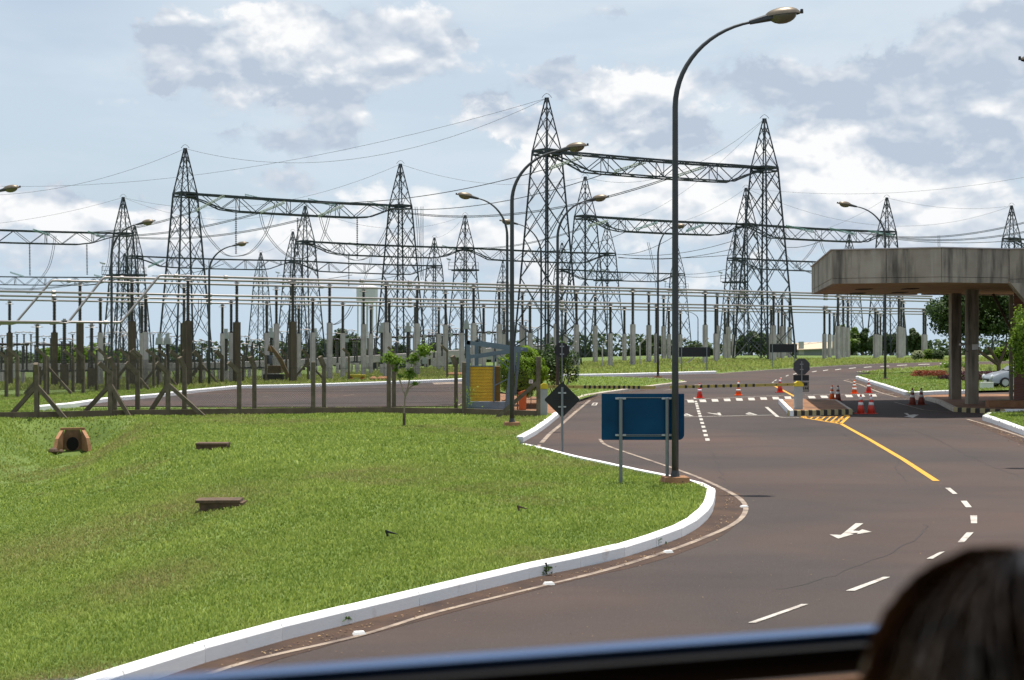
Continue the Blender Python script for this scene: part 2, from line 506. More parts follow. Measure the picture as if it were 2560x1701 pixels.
class MB:
    def __init__(s):
        s.v, s.f = [], []

    def add(s, vs, fs):
        n = len(s.v)
        s.v.extend([tuple(p) for p in vs])
        s.f.extend([tuple(i + n for i in f) for f in fs])
        return s

    def box(s, c, size, rz=0.0, taper=1.0, bev=0):
        hx, hy, hz = size[0] / 2, size[1] / 2, size[2] / 2
        ca, sa = math.cos(rz), math.sin(rz)
        vs = []
        for z, k in ((-hz, 1.0), (hz, taper)):
            for x, y in ((-hx, -hy), (hx, -hy), (hx, hy), (-hx, hy)):
                x, y = x * k, y * k
                vs.append((c[0] + x * ca - y * sa, c[1] + x * sa + y * ca, c[2] + z))
        return s.add(vs, [(3, 2, 1, 0), (4, 5, 6, 7), (0, 1, 5, 4), (1, 2, 6, 5), (2, 3, 7, 6), (3, 0, 4, 7)])

    def bar(s, p, q, w, n=4, w2=None, caps=True):
        p, q = Vector(p), Vector(q)
        d = (q - p)
        if d.length < 1e-6: return s
        d.normalize()
        a = d.cross(Vector((0, 0, 1)))
        if a.length < 1e-3: a = Vector((1, 0, 0))
        a.normalize()
        b = d.cross(a)
        w2 = w if w2 is None else w2
        k = .7071 if n == 4 else .5
        vs = []
        for pt, ww in ((p, w), (q, w2)):
            for i in range(n):
                t = 2 * math.pi * (i + .5) / n
                vs.append(pt + (a * math.cos(t) + b * math.sin(t)) * ww * k)
        fs = [(i, (i + 1) % n, n + (i + 1) % n, n + i) for i in range(n)]
        if caps: fs += [tuple(range(n - 1, -1, -1)), tuple(range(n, 2 * n))]
        return s.add(vs, fs)

    def tube(s, pts, r, n=8, closed=False):
        pts = [Vector(p) for p in pts]
        rr = r if isinstance(r, (list, tuple)) else [r] * len(pts)
        vs, fs = [], []
        m_ = len(pts)
        ref = None
        for i, p in enumerate(pts):
            if closed:
                d = pts[(i + 1) % m_] - pts[i - 1]
            else:
                d = pts[min(i + 1, m_ - 1)] - pts[max(i - 1, 0)]
            d.normalize()
            if ref is None:
                ref = d.cross(Vector((0, 0, 1)))
                if ref.length < 1e-3: ref = Vector((1, 0, 0))
            a = ref - d * ref.dot(d)
            a.normalize()
            ref = a
            b = d.cross(a)
            for k in range(n):
                t = 2 * math.pi * k / n
                vs.append(p + (a * math.cos(t) + b * math.sin(t)) * rr[i])
        for i in range(m_ if closed else m_ - 1):
            j = (i + 1) % m_
            for k in range(n):
                fs.append((i * n + k, i * n + (k + 1) % n, j * n + (k + 1) % n, j * n + k))
        if not closed:
            fs += [tuple(range(n - 1, -1, -1)), tuple(range((m_ - 1) * n, m_ * n))]
        return s.add(vs, fs)

    def lathe(s, c, prof, n=12, axis=None):
        c = Vector(c)
        ax = Vector(axis).normalized() if axis is not None else Vector((0, 0, 1))
        a = ax.cross(Vector((0, 0, 1)))
        if a.length < 1e-3: a = Vector((1, 0, 0))
        a.normalize()
        b = ax.cross(a)
        vs, fs = [], []
        for (r, z) in prof:
            for k in range(n):
                t = 2 * math.pi * k / n
                vs.append(c + ax * z + (a * math.cos(t) + b * math.sin(t)) * r)
        for i in range(len(prof) - 1):
            for k in range(n):
                fs.append((i * n + k, i * n + (k + 1) % n, (i + 1) * n + (k + 1) % n, (i + 1) * n + k))
        fs += [tuple(range(n - 1, -1, -1)), tuple(range((len(prof) - 1) * n, len(prof) * n))]
        return s.add(vs, fs)

    def prism(s, poly, z0, z1):
        n = len(poly)
        vs = [(p[0], p[1], z0) for p in poly] + [(p[0], p[1], z1) for p in poly]
        return s.add(vs, [tuple(range(n - 1, -1, -1)), tuple(range(n, 2 * n))] + [(i, (i + 1) % n, n + (i + 1) % n, n + i) for i in range(n)])

    def plate(s, poly, y0, y1, o=(0, 0, 0)):
        """prism of an (x, z) outline between two depths"""
        n = len(poly)
        vs = [(o[0] + p[0], o[1] + y0, o[2] + p[1]) for p in poly] + [(o[0] + p[0], o[1] + y1, o[2] + p[1]) for p in poly]
        return s.add(vs, [tuple(range(n)), tuple(range(2 * n - 1, n - 1, -1))] + [(i, n + i, n + (i + 1) % n, (i + 1) % n) for i in range(n)])

    def build(s, name, m, parent=None, smooth=False, label=None, kind=None, origin=None):
        me = bpy.data.meshes.new(name)
        base = wpos(parent) if parent is not None else Vector((0, 0, 0))
        org = Vector(origin) if origin is not None else base
        me.from_pydata([(p[0] - org.x, p[1] - org.y, p[2] - org.z) for p in s.v], [], s.f)
        me.materials.append(m)
        if smooth:
            me.polygons.foreach_set('use_smooth', [True] * len(me.polygons))
        me.update()
        o = bpy.data.objects.new(name, me)
        COL.objects.link(o)
        o.location = org - base
        if parent is not None: o.parent = parent
        return tag(o, label=label, kind=kind)


def smooth_by_angle(o, deg=35):
    me = o.data
    me.polygons.foreach_set('use_smooth', [True] * len(me.polygons))
    try:
        me.set_sharp_from_angle(angle=R(deg))
    except Exception:
        pass
    return o


UNIT = {}


def unit_bar(m):
    if m.name not in UNIT:
        mb = MB().bar((0, 0, -.5), (0, 0, .5), 1.0)
        me = bpy.data.meshes.new('bar')
        me.from_pydata(mb.v, [], mb.f)
        me.materials.append(m)
        UNIT[m.name] = me
    return UNIT[m.name]


def barobj(name, p, q, w, m, parent):
    p, q = Vector(p), Vector(q)
    o = bpy.data.objects.new(name, unit_bar(m))
    COL.objects.link(o)
    o.parent = parent
    o.location = (p + q) / 2 - wpos(parent)
    o.rotation_mode = 'QUATERNION'
    o.rotation_quaternion = (q - p).to_track_quat('Z', 'Y')
    o.scale = (w, w, (q - p).length)
    return o


def copy_tree(o, parent=None):
    c = o.copy()
    COL.objects.link(c)
    c.parent = parent
    for ch in list(o.children):
        copy_tree(ch, c)
    return c


ORD = ['first', 'second', 'third', 'fourth', 'fifth', 'sixth', 'seventh', 'eighth', 'ninth', 'tenth', 'eleventh', 'twelfth', 'thirteenth', 'fourteenth',
       'fifteenth', 'sixteenth', 'seventeenth', 'eighteenth', 'nineteenth', 'twentieth', 'twenty-first', 'twenty-second', 'twenty-third', 'twenty-fourth',
       'twenty-fifth', 'twenty-sixth', 'twenty-seventh', 'twenty-eighth', 'twenty-ninth', 'thirtieth'] + ['%d-th' % i for i in range(31, 60)]


def densify(pts, step):
    out = []
    for a, b in zip(pts[:-1], pts[1:]):
        n = max(1, int((Vector(b) - Vector(a)).length / step))
        for i in range(n):
            t = i / n
            out.append((a[0] + (b[0] - a[0]) * t, a[1] + (b[1] - a[1]) * t))
    out.append(tuple(pts[-1][:2]))
    return out


def catmull(pts, n=6):
    pts = [Vector((p[0], p[1])) for p in pts]
    out = []
    for i in range(len(pts) - 1):
        p0, p1, p2, p3 = pts[max(i - 1, 0)], pts[i], pts[i + 1], pts[min(i + 2, len(pts) - 1)]
        for k in range(n):
            t = k / n
            out.append(tuple(.5 * ((2 * p1) + (p2 - p0) * t + (2 * p0 - 5 * p1 + 4 * p2 - p3) * t * t + (3 * p1 - p0 - 3 * p2 + p3) * t ** 3)))
    out.append(tuple(pts[-1]))
    return out


def inside(p, poly):
    x, y = p
    c = False
    j = len(poly) - 1
    for i in range(len(poly)):
        xi, yi = poly[i]
        xj, yj = poly[j]
        if (yi > y) != (yj > y) and x < (xj - xi) * (y - yi) / (yj - yi) + xi:
            c = not c
        j = i
    return c


def fill(name, poly, zf, m, step=1.5, kind=None, parent=None, smooth=True, stepf=None):
    poly = [tuple(p[:2]) for p in poly]
    xs, ys = [p[0] for p in poly], [p[1] for p in poly]
    pts = list(poly)
    y = min(ys)
    while y < max(ys):
        st = step if stepf is None else stepf(y)
        x = min(xs) + st * .5
        while x < max(xs):
            q = (x + random.uniform(-.1, .1) * st, y + random.uniform(-.1, .1) * st)
            if inside(q, poly): pts.append(q)
            x += st
        y += st
    r = delaunay_2d_cdt([Vector(p) for p in pts], [], [list(range(len(poly)))], 1, 1e-4)
    vs = [(p.x, p.y, zf(p.x, p.y)) for p in r[0]]
    mb = MB()
    fs = []
    for f in r[2]:
        a, b, c = (Vector(vs[i]) for i in f[:3])
        fs.append(tuple(f) if (b - a).cross(c - a).z > 0 else tuple(reversed(f)))
    mb.add(vs, fs)
    o = mb.build(name, m, parent, smooth=smooth)
    if kind: o['kind'] = kind
    return o


# ------------------------------------------------------------------ ground and roads
def base_z(x, y):
    return H(x, y) - .03 - ((ditch(x, y) * 1.25 + (.5 if ditch(x, y) > .01 else .12)) if y < 50.5 else (.12 if y < 54 else 0))


gx = sorted(set(list(np.arange(-160, 161, 4.0)) + [-3000, -1800, -1000, -600, -400, -260, 260, 400, 600, 1000, 1800, 3000] + list(np.arange(-24, -6, 1.0))))
gy = sorted(set(list(np.arange(-40, 260, 4.0)) + list(np.arange(40, 62, 1.0)) + [300, 350, 420, 500, 620, 900, 1500, 2500, 5000]))
mb = MB()
mb.v = [(x, y, base_z(x, y)) for y in gy for x in gx]
nx = len(gx)
mb.f = [(j * nx + i, j * nx + i + 1, (j + 1) * nx + i + 1, (j + 1) * nx + i) for j in range(len(gy) - 1) for i in range(nx - 1)]
ground = mb.build('ground', M['grass'], smooth=True, kind='structure')

S = lambda px, py, lift=0.0: tuple(ground_at(px, py, lift)[:2])
# kerb of the near lawn, road side, from the bottom left of the view round the nose and back
K1 = [(-9.5, -1.0), (-6.0, 6.2)] + [D(*p)[:2] for p in [(380, 1560), (640, 1482), (780, 1446), (1000, 1390), (1250, 1328), (1400, 1296), (1500, 1266), (1590, 1230), (1636, 1192), (1648, 1158), (1645, 1140)]]
K1 = [tuple(p) for p in K1]
K1b = [tuple(D(*p, .15)[:2]) for p in [(1612, 1113), (1560, 1100), (1440, 1076), (1330, 1052), (1270, 1037), (1212, 1024)]]
K1c = [S(1308, 1106), S(1340, 1088), S(1368, 1068), S(1398, 1043)]
k1 = catmull(K1 + K1b, 5)
k1 = [p for i, p in enumerate(k1)]
KF = k1 + K1c
FENCE = [S(1346, 1053), S(1160, 1046), S(972, 1043), S(783, 1044), S(598, 1046), S(420, 1049), S(276, 1051), S(92, 1056), S(-120, 1058)]
far_edge = [S(*p) for p in [(100, 1026), (190, 1017), (271, 1004), (407, 992), (515, 979), (597, 971), (834, 965), (1028, 958), (1154, 953), (1300, 943), (1410, 942), (1553, 940), (1694, 936), (1791, 934), (1830, 931), (1932, 924), (2034, 918), (2200, 909)]]
front_rear = [S(*p) for p in [(1300, 1000), (1190, 1010), (1150, 1015), (900, 1018), (640, 1018), (400, 1016), (145, 1016)]]
far_edge2 = far_edge + [(52, 134), (80, 138), (120, 140)]
road_poly = catmull(far_edge2, 3) + [(120, 0), (60, -30), (-14, -30)] + KF + front_rear
road_z = lambda x, y: H(x, y) + .004
road = fill('road', road_poly, road_z, M['asphalt'], 2.5, 'structure', stepf=lambda y: 1.5 if y < 60 else 2.5)


def lawn_z(x, y):
    return H(x, y) + .125 - ditch(x, y) * (1 if y < 52 else 0) + .02 * math.sin(x * 1.3) * math.sin(y * .9)


def inset(path, d):
    out = []
    for i, p in enumerate(path):
        a = Vector(path[max(i - 1, 0)])
        b = Vector(path[min(i + 1, len(path) - 1)])
        t = (b - a).normalized()
        out.append((p[0] - t.y * d, p[1] + t.x * d))
    return out


lawn_poly = inset(KF, .16) + [S(1346, 1045)] + [(p[0], p[1]) for p in FENCE[1:]] + [(-70, 52), (-70, -20), (-12, -20)]
lawn = fill('lawn', lawn_poly, lawn_z, M['grass'], 1.0, 'structure', stepf=lambda y: .8 if y < 45.5 else .33)


def kerb(name, path, m, width=.15, height=.15, length=.85, closed=False, m2=None, base=0.0):
    """a line of separate kerb stones laid along a path, its road side on the path"""
    root = thing(name, (path[0][0], path[0][1], H(*path[0][:2])), kind='structure')
    pts = [Vector((p[0], p[1])) for p in path]
    if closed: pts.append(pts[0])
    cum = [0]
    for a, b in zip(pts[:-1], pts[1:]): cum.append(cum[-1] + (b - a).length)
    L = cum[-1]
    n = max(1, round(L / length))

    def P(s):
        s = min(max(s, 0), L)
        for i in range(len(cum) - 1):
            if s <= cum[i + 1] + 1e-9:
                t = (s - cum[i]) / max(cum[i + 1] - cum[i], 1e-9)
                return pts[i].lerp(pts[i + 1], t)
        return pts[-1]
    cache = {}
    for i in range(n):
        a, b = P(L * i / n), P(L * (i + 1) / n)
        d = (b - a)
        ln = d.length
        if ln < .05: continue
        mm = m2 if (m2 and i % 2) else m
        key = mm.name
        if key not in cache:
            w = 1.0
            v = [(-.5, 0, -.12), (.5, 0, -.12), (.5, 1, -.12), (-.5, 1, -.12), (-.5, .0, .80), (.5, .0, .80), (.5, .12, 1), (-.5, .12, 1), (.5, 1, 1), (-.5, 1, 1)]
            f = [(3, 2, 1, 0), (0, 1, 5, 4), (4, 5, 6, 7), (7, 6, 8, 9), (2, 3, 9, 8), (1, 2, 8, 6, 5), (3, 0, 4, 7, 9)]
            me = bpy.data.meshes.new('kerb_stone')
            me.from_pydata(v, [], f)
            me.materials.append(mm)
            cache[key] = me
        o = bpy.data.objects.new('kerb_stone', cache[key])
        COL.objects.link(o)
        o.parent = root
        mid = (a + b) / 2
        z0, z1 = H(a.x, a.y) + base, H(b.x, b.y) + base
        o.location = Vector((mid.x, mid.y, (z0 + z1) / 2)) - root.location
        o.rotation_euler = (0, -math.atan2(z1 - z0, ln), math.atan2(d.y, d.x) + random.uniform(-.004, .004))
        o.scale = (ln - (.008 if not m2 else .0), width, height * random.uniform(.97, 1.03))
    return root


kerb('kerb', [p for p in k1 if p[1] > 2], M['kerbwhite'], .16, .17, 1.1)
kerb('kerb', K1c, M['kerbwhite'], .2, .17, .9)
K2 = [S(*p) for p in [(1398, 1043), (1452, 1001), (1500, 990), (1567, 980), (1638, 970), (1717, 960)]]
kerb('kerb', catmull(K2, 3), M['kerbdirty'], .2, .17, 1.2)
kerb('kerb', [S(*p) for p in [(1717, 960), (1708, 956), (1643, 950), (1560, 947), (1450, 945), (1330, 946)]], M['kerbdirty'], .2, .13, 1.5)
kerb('kerb', catmull([S(*p) for p in [(100, 1027), (190, 1018), (271, 1005), (407, 993), (515, 980), (597, 972)]], 3), M['kerbwhite'], .28, .2, 2.5)
kerb('kerb', catmull([S(*p) for p in [(597, 972), (700, 970), (834, 966), (1028, 959), (1154, 954), (1300, 944), (1410, 943), (1553, 941), (1694, 937), (1791, 934.5)]], 3), M['kerbwhite'], .28, .2, 2.5)
# middle lawn between the two roads
L2 = [S(*p) for p in [(1440, 1008), (1500, 989), (1567, 979), (1638, 969), (1712, 959), (1705, 957), (1643, 951), (1560, 948), (1450, 946), (1330, 948), (1240, 955), (1215, 975), (1290, 996), (1380, 1000)]]
fill('lawn', L2, lambda x, y: H(x, y) + .12, M['grass'], 1.5, 'structure')
pad = [S(*p) for p in [(1398, 1042), (1442, 1008), (1380, 998), (1290, 994), (1215, 985), (1195, 1005), (1200, 1044), (1346, 1046)]]
fill('gate_paving', pad, lambda x, y: H(x, y) + .115, M['rusty'], 1.0, 'structure')
# right hand lawns
R1 = [S(*p) for p in [(2139, 948), (2160, 955), (2225, 976), (2266, 990), (2330, 987), (2425, 984), (2560, 980), (2700, 978), (2700, 940), (2560, 938), (2350, 938), (2200, 939), (2150, 942)]]
fill('lawn', inset(R1[:6], .15) + R1[6:], lambda x, y: H(x, y) + .13, M['grass'], 1.5, 'structure')
kerb('kerb', R1[:6], M['kerbwhite'], .2, .2, 1.3)
R2 = [S(*p) for p in [(2144, 934), (2200, 935), (2320, 933), (2420, 931), (2560, 929), (2700, 927), (2700, 914), (2560, 914.5), (2420, 916), (2320, 920), (2230, 926)]]
fill('lawn', R2, lambda x, y: H(x, y) + .08, M['grass'], 1.5, 'structure')
kerb('kerb', [S(*p) for p in [(2144, 933), (2230, 926), (2320, 919), (2420, 915.5), (2560, 913.5)]], M['kerbdirty'], .12, .1, 2.5)
RP = [S(*p) for p in [(2312, 1001), (2345, 1010), (2383, 1030), (2440, 1033), (2513, 1036), (2600, 1036), (2700, 1036), (2700, 992), (2425, 993), (2330, 995), (2308, 997)]]
fill('gatehouse_paving', RP, lambda x, y: H(x, y) + .145, M['rusty'], 1.5, 'structure')
kerb('kerb', RP[0:3], M['kerbdirty'], .18, .18, 1.0)
kerb('striped_kerb', [RP[2], RP[3], RP[4]], M['yellowdirty'], .18, .19, .22, m2=M['blackdirty'])
kerb('kerb', RP[4:7], M['kerbwhite'], .18, .2, 1.0)
R3 = [S(*p) for p in [(2452, 1013), (2500, 1021), (2600, 1026), (2700, 1026), (2700, 1004), (2560, 1006), (2490, 1009)]]
fill('lawn', R3, lambda x, y: H(x, y) + .17, M['grass'], 1.2, 'structure')
R4 = [S(*p) for p in [(2456, 1052), (2480, 1059), (2560, 1090), (2640, 1122), (2760, 1150), (2760, 1040), (2600, 1036), (2470, 1043)]]
fill('lawn', R4, lambda x, y: H(x, y) + .15, M['grass'], 1.0, 'structure')
kerb('kerb', R4[0:5], M['kerbwhite'], .2, .2, 1.6)
kerb('kerb', [R4[6], R4[7], R4[0]], M['kerbwhite'], .15, .19, 1.2)
# barrier island
IS = [S(*p) for p in [(1946, 1010), (1974, 1041), (2060, 1039), (2131, 1037), (2092, 1010), (2012, 1008)]]
fill('island_paving', IS, lambda x, y: H(x, y) + .20, M['rusty'], 1.0, 'structure')
kerb('kerb', IS[0:2], M['kerbwhite'], .16, .215, 1.4)
kerb('striped_kerb', [IS[1], IS[2], IS[3]], M['yellowdirty'], .16, .22, .17, m2=M['blackdirty'])
kerb('kerb', [IS[3], IS[4], IS[5], IS[0]], M['kerbdirty'], .12, .21, 1.2)

# ------------------------------------------------------------------ markings (children of the road)
MK = [0]


def ribbon(path, w, m, name='edge_line', dz=.008, cont=True):
    pts = [Vector((p[0], p[1])) for p in densify(path, .8)]
    mb = MB()
    vs, fs = [], []
    for i, p in enumerate(pts):
        d = (pts[min(i + 1, len(pts) - 1)] - pts[max(i - 1, 0)]).normalized()
        nrm = Vector((-d.y, d.x)) * w / 2
        for q in (p + nrm, p - nrm): vs.append((q.x, q.y, road_z(q.x, q.y) + dz))
    for i in range(len(pts) - 1): fs.append((2 * i, 2 * i + 1, 2 * i + 3, 2 * i + 2))
    mb.add(vs, fs)
    return mb.build(name, m, road)


def quad(pts, m, name='lane_dash', dz=.008):
    vs = [(p[0], p[1], road_z(p[0], p[1]) + dz) for p in pts]
    a = Vector(vs[0]); n = (Vector(vs[1]) - a).cross(Vector(vs[2]) - a)
    f = tuple(range(len(vs)))
    return MB().add(vs, [f if n.z > 0 else tuple(reversed(f))]).build(name, m, road)


def pxquad(x0, y0, x1, y1, m, name='lane_dash', skew=0):
    return quad([S(x0 + skew, y0), S(x1 + skew, y0), S(x1, y1), S(x0, y1)], m, name)


EL = catmull([tuple(D(*p)[:2]) for p in [(1383, 1013), (1392, 1024), (1420, 1036), (1500, 1063), (1600, 1098), (1680, 1135), (1714, 1160), (1716, 1185), (1685, 1213), (1600, 1250), (1530, 1275), (1400, 1315), (1200, 1365), (1000, 1415), (830, 1467), (600, 1520), (480, 1556)]], 5)
ribbon(EL[:30], .10, M['lineold'])
ribbon(EL[29:58], .09, M['lineold'])
ribbon(EL[57:], .07, M['lineold'])
# dusty gutter beside the kerb
GUT = inset([p for p in k1 if p[1] > 3][: -20], -.26)
ribbon(GUT, .52, M['dirt'], 'gutter_dirt', .003)
ribbon(inset([S(2139, 952), S(2225, 980), S(2266, 994)], -.22), .4, M['dirt'], 'gutter_dirt', .003)
ribbon(inset([S(2456, 1054), S(2560, 1094), S(2640, 1126)], -.28), .55, M['dirt'], 'gutter_dirt', .003)
ribbon(inset(catmull(K2, 3)[3:], -.3), .5, M['dirt'], 'gutter_dirt', .003)
ribbon([S(1475, 1001), S(1440, 1030), S(1408, 1058), S(1375, 1085), S(1354, 1108)], .13, M['lineold'])
ribbon([S(1345, 1118), S(1349, 1113)], .1, M['lineold'])
quad([S(1478, 1014.5), S(1483, 1008), S(1495, 1008), S(1491, 1014.5)], M['linewhite'], 'direction_mark')
quad([S(1482, 1013), S(1485, 1009.6), S(1491, 1009.6), S(1488.5, 1013)], M['dirt'], 'direction_mark', .012)
ribbon([S(1712, 1000), S(1800, 996), S(1960, 989)], .1, M['linewhite'], 'stop_line')
ribbon([S(2012, 988), S(2100, 987), S(2235, 985)], .09, M['linewhite'], 'stop_line')
for i in range(9):
    cx_, cy_ = 1727 + i * 30.4, 1004 - i * 1.12
    pxquad(cx_ - 7, cy_ - 3, cx_ + 9, cy_ + 3.4, M['linewhite'], 'crossing_dash', -2.5)
for (cx_, cy_) in [(2031, 994), (2062, 993), (2093, 992), (2124, 991), (2154, 990), (2184, 989.5)]:
    pxquad(cx_ - 8, cy_ - 3, cx_ + 9, cy_ + 3, M['linewhite'], 'crossing_dash', -4)
zz = [(1738, 996), (1740, 1005), (1742, 1010.5), (1743.5, 1016), (1745, 1022), (1747, 1029), (1749, 1035), (1751, 1041.5), (1753.5, 1049.5), (1756, 1058.5), (1759, 1068), (1762, 1078.5), (1765, 1089), (1769, 1100)]
for (x, y) in zz:
    s_ = (y - HY) / 250
    pxquad(x - 5.2 * s_, y - 2.8 * s_, x + 5.4 * s_, y + 3.2 * s_, M['linewhite'], 'lane_dash', -1.2)
ribbon([S(1640, 1043.5), S(1712, 1043.5), S(1940, 1038.5)], .13, M['linewhite'], 'stop_line')
ribbon([S(1916, 1018.5), S(1944, 1043), S(1958, 1044.5), S(2010, 1045)], .14, M['linewhite'], 'edge_line')
ribbon([S(2110, 952), S(2150, 962), S(2200, 982), S(2243, 994)], .13, M['lineold'], 'edge_line')
ribbon([S(2110, 952), S(2122, 950), S(2135, 949)], .1, M['lineold'], 'edge_line')
ribbon([S(2418, 1049), S(2470, 1064), S(2530, 1084), S(2600, 1108)], .12, M['lineold'], 'edge_line')
ribbon([S(2236, 1006), S(2310, 1026), S(2372, 1031)], .07, M['lineold'], 'edge_line')
ribbon([S(2074, 1006), S(2100, 1016), S(2135, 1030)], .08, M['lineold'], 'edge_line')
ribbon([S(1796, 935.5), S(1830, 932.2), S(1932, 925.2), S(2034, 919.2), S(2200, 910.2)], .18, M['lineold'], 'edge_line')
ribbon([S(1660, 977), S(1720, 966), S(1745, 962)], .1, M['lineold'], 'edge_line')
ribbon([tuple(D(1937, 977)[:2]), tuple(D(2000, 1012)[:2]), tuple(D(2080, 1059)[:2]), tuple(D(2158, 1110)[:2])], .14, M['lineyellow'], 'yellow_line')
ribbon([S(1937, 966), S(1960, 978), S(1990, 994)], .15, M['lineyellow'], 'yellow_line')
TRI = [D(1845, 963), D(1957, 960), D(1937, 978)]
for a, b in ((0, 1), (1, 2), (2, 0)):
    ribbon([tuple(TRI[a][:2]), tuple(TRI[b][:2])], .12, M['lineyellow'], 'yellow_line')
for k in range(1, 8):
    t = k / 8
    a = TRI[0].lerp(TRI[1], t); b = TRI[0].lerp(TRI[2], min(1, t * 1.02))
    ribbon([tuple(a[:2]), tuple(b[:2])], .07, M['lineyellow'], 'hatch_line', .011)
for q in [[(2178, 1126), (2190, 1126), (2207, 1140), (2196, 1140)], [(2214, 1156), (2228, 1156), (2240, 1171), (2226, 1171)], [(2236, 1190), (2252, 1190), (2252, 1208), (2238, 1208)],
          [(2228, 1229), (2244, 1229), (2222, 1252), (2207, 1252)], [(2165, 1275), (2178, 1273), (2150, 1290), (2135, 1290)], [(2036, 1332), (2052, 1332), (1970, 1364), (1949, 1364)], [(1847, 1395), (1863, 1395), (1742, 1438), (1724, 1438)]]:
    quad([tuple(D(*p)[:2]) for p in q], M['linewhite'])
arr = [(1972, 1208), (1990, 1208), (1966, 1225), (1980, 1226), (1987, 1222), (2009, 1228), (1975, 1233), (1978, 1230), (1958, 1231), (1968, 1233), (1932, 1243.5), (1912, 1234), (1938, 1235)]
quad([tuple(D(*p)[:2]) for p in arr], M['linewhite'], 'direction_arrow')
arr2 = [(2083, 953), (2091, 953), (2096, 957.5), (2106, 956), (2118, 957), (2110, 960.5), (2104, 964), (2083, 961), (2094, 960)]
quad([tuple(D(*p)[:2]) for p in arr2], M['linewhite'], 'direction_arrow')
for (x, y) in [(1932.5, 956), (1939, 951), (1951, 946), (1968, 939.5), (1987, 935), (2036, 929), (2064, 926), (2095, 924), (2131, 920.5), (2169.5, 918), (2212, 915.6), (2255, 913.2), (2310, 911), (2365, 909), (2430, 907)]:
    w_ = 3 + (x - 1930) / 32
    sl = 2.4 - (x - 1930) / 230
    quad([S(x - w_, y + sl * .6), S(x - w_ + 1.5, y + sl * .6 + 1.1), S(x + w_, y - sl * .6 + 1.1), S(x + w_ - 1.5, y - sl * .6)], M['linewhite'])
quad([S(1080, 957.5), S(1160, 955), S(1165, 959.5), S(1085, 962)], M['lineold'], 'direction_mark')
for pts in [[(860, 990), (885, 987.5)], [(655, 993), (672, 991.5)], [(630, 1016.5), (900, 1016.5)], [(1145, 1014), (1160, 1008)]]:
    ribbon([S(*p) for p in pts], .12, M['lineold'], 'lane_dash')


def crack(pts, w=.018):
    out = []
    for p in densify(catmull(pts, 4), .25):
        out.append((p[0] + random.gauss(0, .035), p[1] + random.gauss(0, .05)))
    mb = MB()
    vs, fs = [], []
    for i, p in enumerate(out):
        a, b = Vector(out[max(i - 1, 0)]), Vector(out[min(i + 1, len(out) - 1)])
        d = (b - a).normalized()
        ww = w * random.uniform(.3, 1.2) / 2
        for s_ in (1, -1):
            vs.append((p[0] - d.y * ww * s_, p[1] + d.x * ww * s_, road_z(*p) + .003))
    for i in range(len(out) - 1): fs.append((2 * i, 2 * i + 1, 2 * i + 3, 2 * i + 2))
    mb.add(vs, fs).build('road_crack', M['crack'], road)


crack([tuple(D(*p)[:2]) for p in [(1880, 970), (1960, 1010), (2040, 1040), (2075, 1055), (2065, 1080), (2090, 1110)]])
crack([tuple(D(*p)[:2]) for p in [(2140, 1210), (2120, 1240), (2050, 1275), (1960, 1310), (1880, 1340), (1800, 1362)]], .02)
crack([tuple(D(*p)[:2]) for p in [(2070, 980), (2150, 1010), (2250, 1060), (2350, 1100)]], .016)
crack([tuple(D(*p)[:2]) for p in [(1640, 1040), (1655, 1070), (1665, 1110), (1670, 1130)]], .016)


def text_mesh(body, size):
    cu = bpy.data.curves.new('lettering', 'FONT')
    cu.body = body
    cu.size = size
    cu.align_x = 'CENTER'
    cu.align_y = 'CENTER'
    cu.offset = .02 * size
    tmp = bpy.data.objects.new('lettering', cu)
    me = bpy.data.meshes.new_from_object(tmp)
    bpy.data.objects.remove(tmp)
    return me


for ch, px, py, w in (('P', 1873, 1035, 27), ('A', 1791, 1036, 30), ('R', 1713, 1038, 27), ('E', 1640, 1039, 24)):
    me = text_mesh(ch, 1)
    me.materials.append(M['linewhite'])
    o = bpy.data.objects.new('road_letter', me)
    COL.objects.link(o)
    p = ground_at(px, py)
    o.parent = road
    o.location = (p.x, p.y, road_z(p.x, p.y) + .012)
    o.rotation_euler = (0, 0, R(180))
    o.scale = (.76, 2.7, 1)
# white raised reflectors and yellow studs
rf = None
for i, (x, y) in enumerate([(828, 1464), (1265, 1349), (1540, 1275), (1715, 1170)]):
    p = D(x, y)
    o = MB().box((p.x, p.y, .022), (.13, .09, .03), .3, .75).build('road_stud', M['plastic_white'], road)
for (x, y) in [(2010, 1044.5), (2117, 1041.5), (2048, 1051), (2104, 1050), (2090, 1056)]:
    p = ground_at(x, y)
    MB().box((p.x, p.y, .03), (.26, .14, .05), 0, .6).build('road_stud', M['lineyellow'], road, label='yellow raised road stud')


# ------------------------------------------------------------------ grass blades
def add_tone(me, vals, per_vert):
    a = me.attributes.new('tone', 'FLOAT', 'POINT')
    a.data.foreach_set('value', np.repeat(vals, per_vert).astype(np.float32))


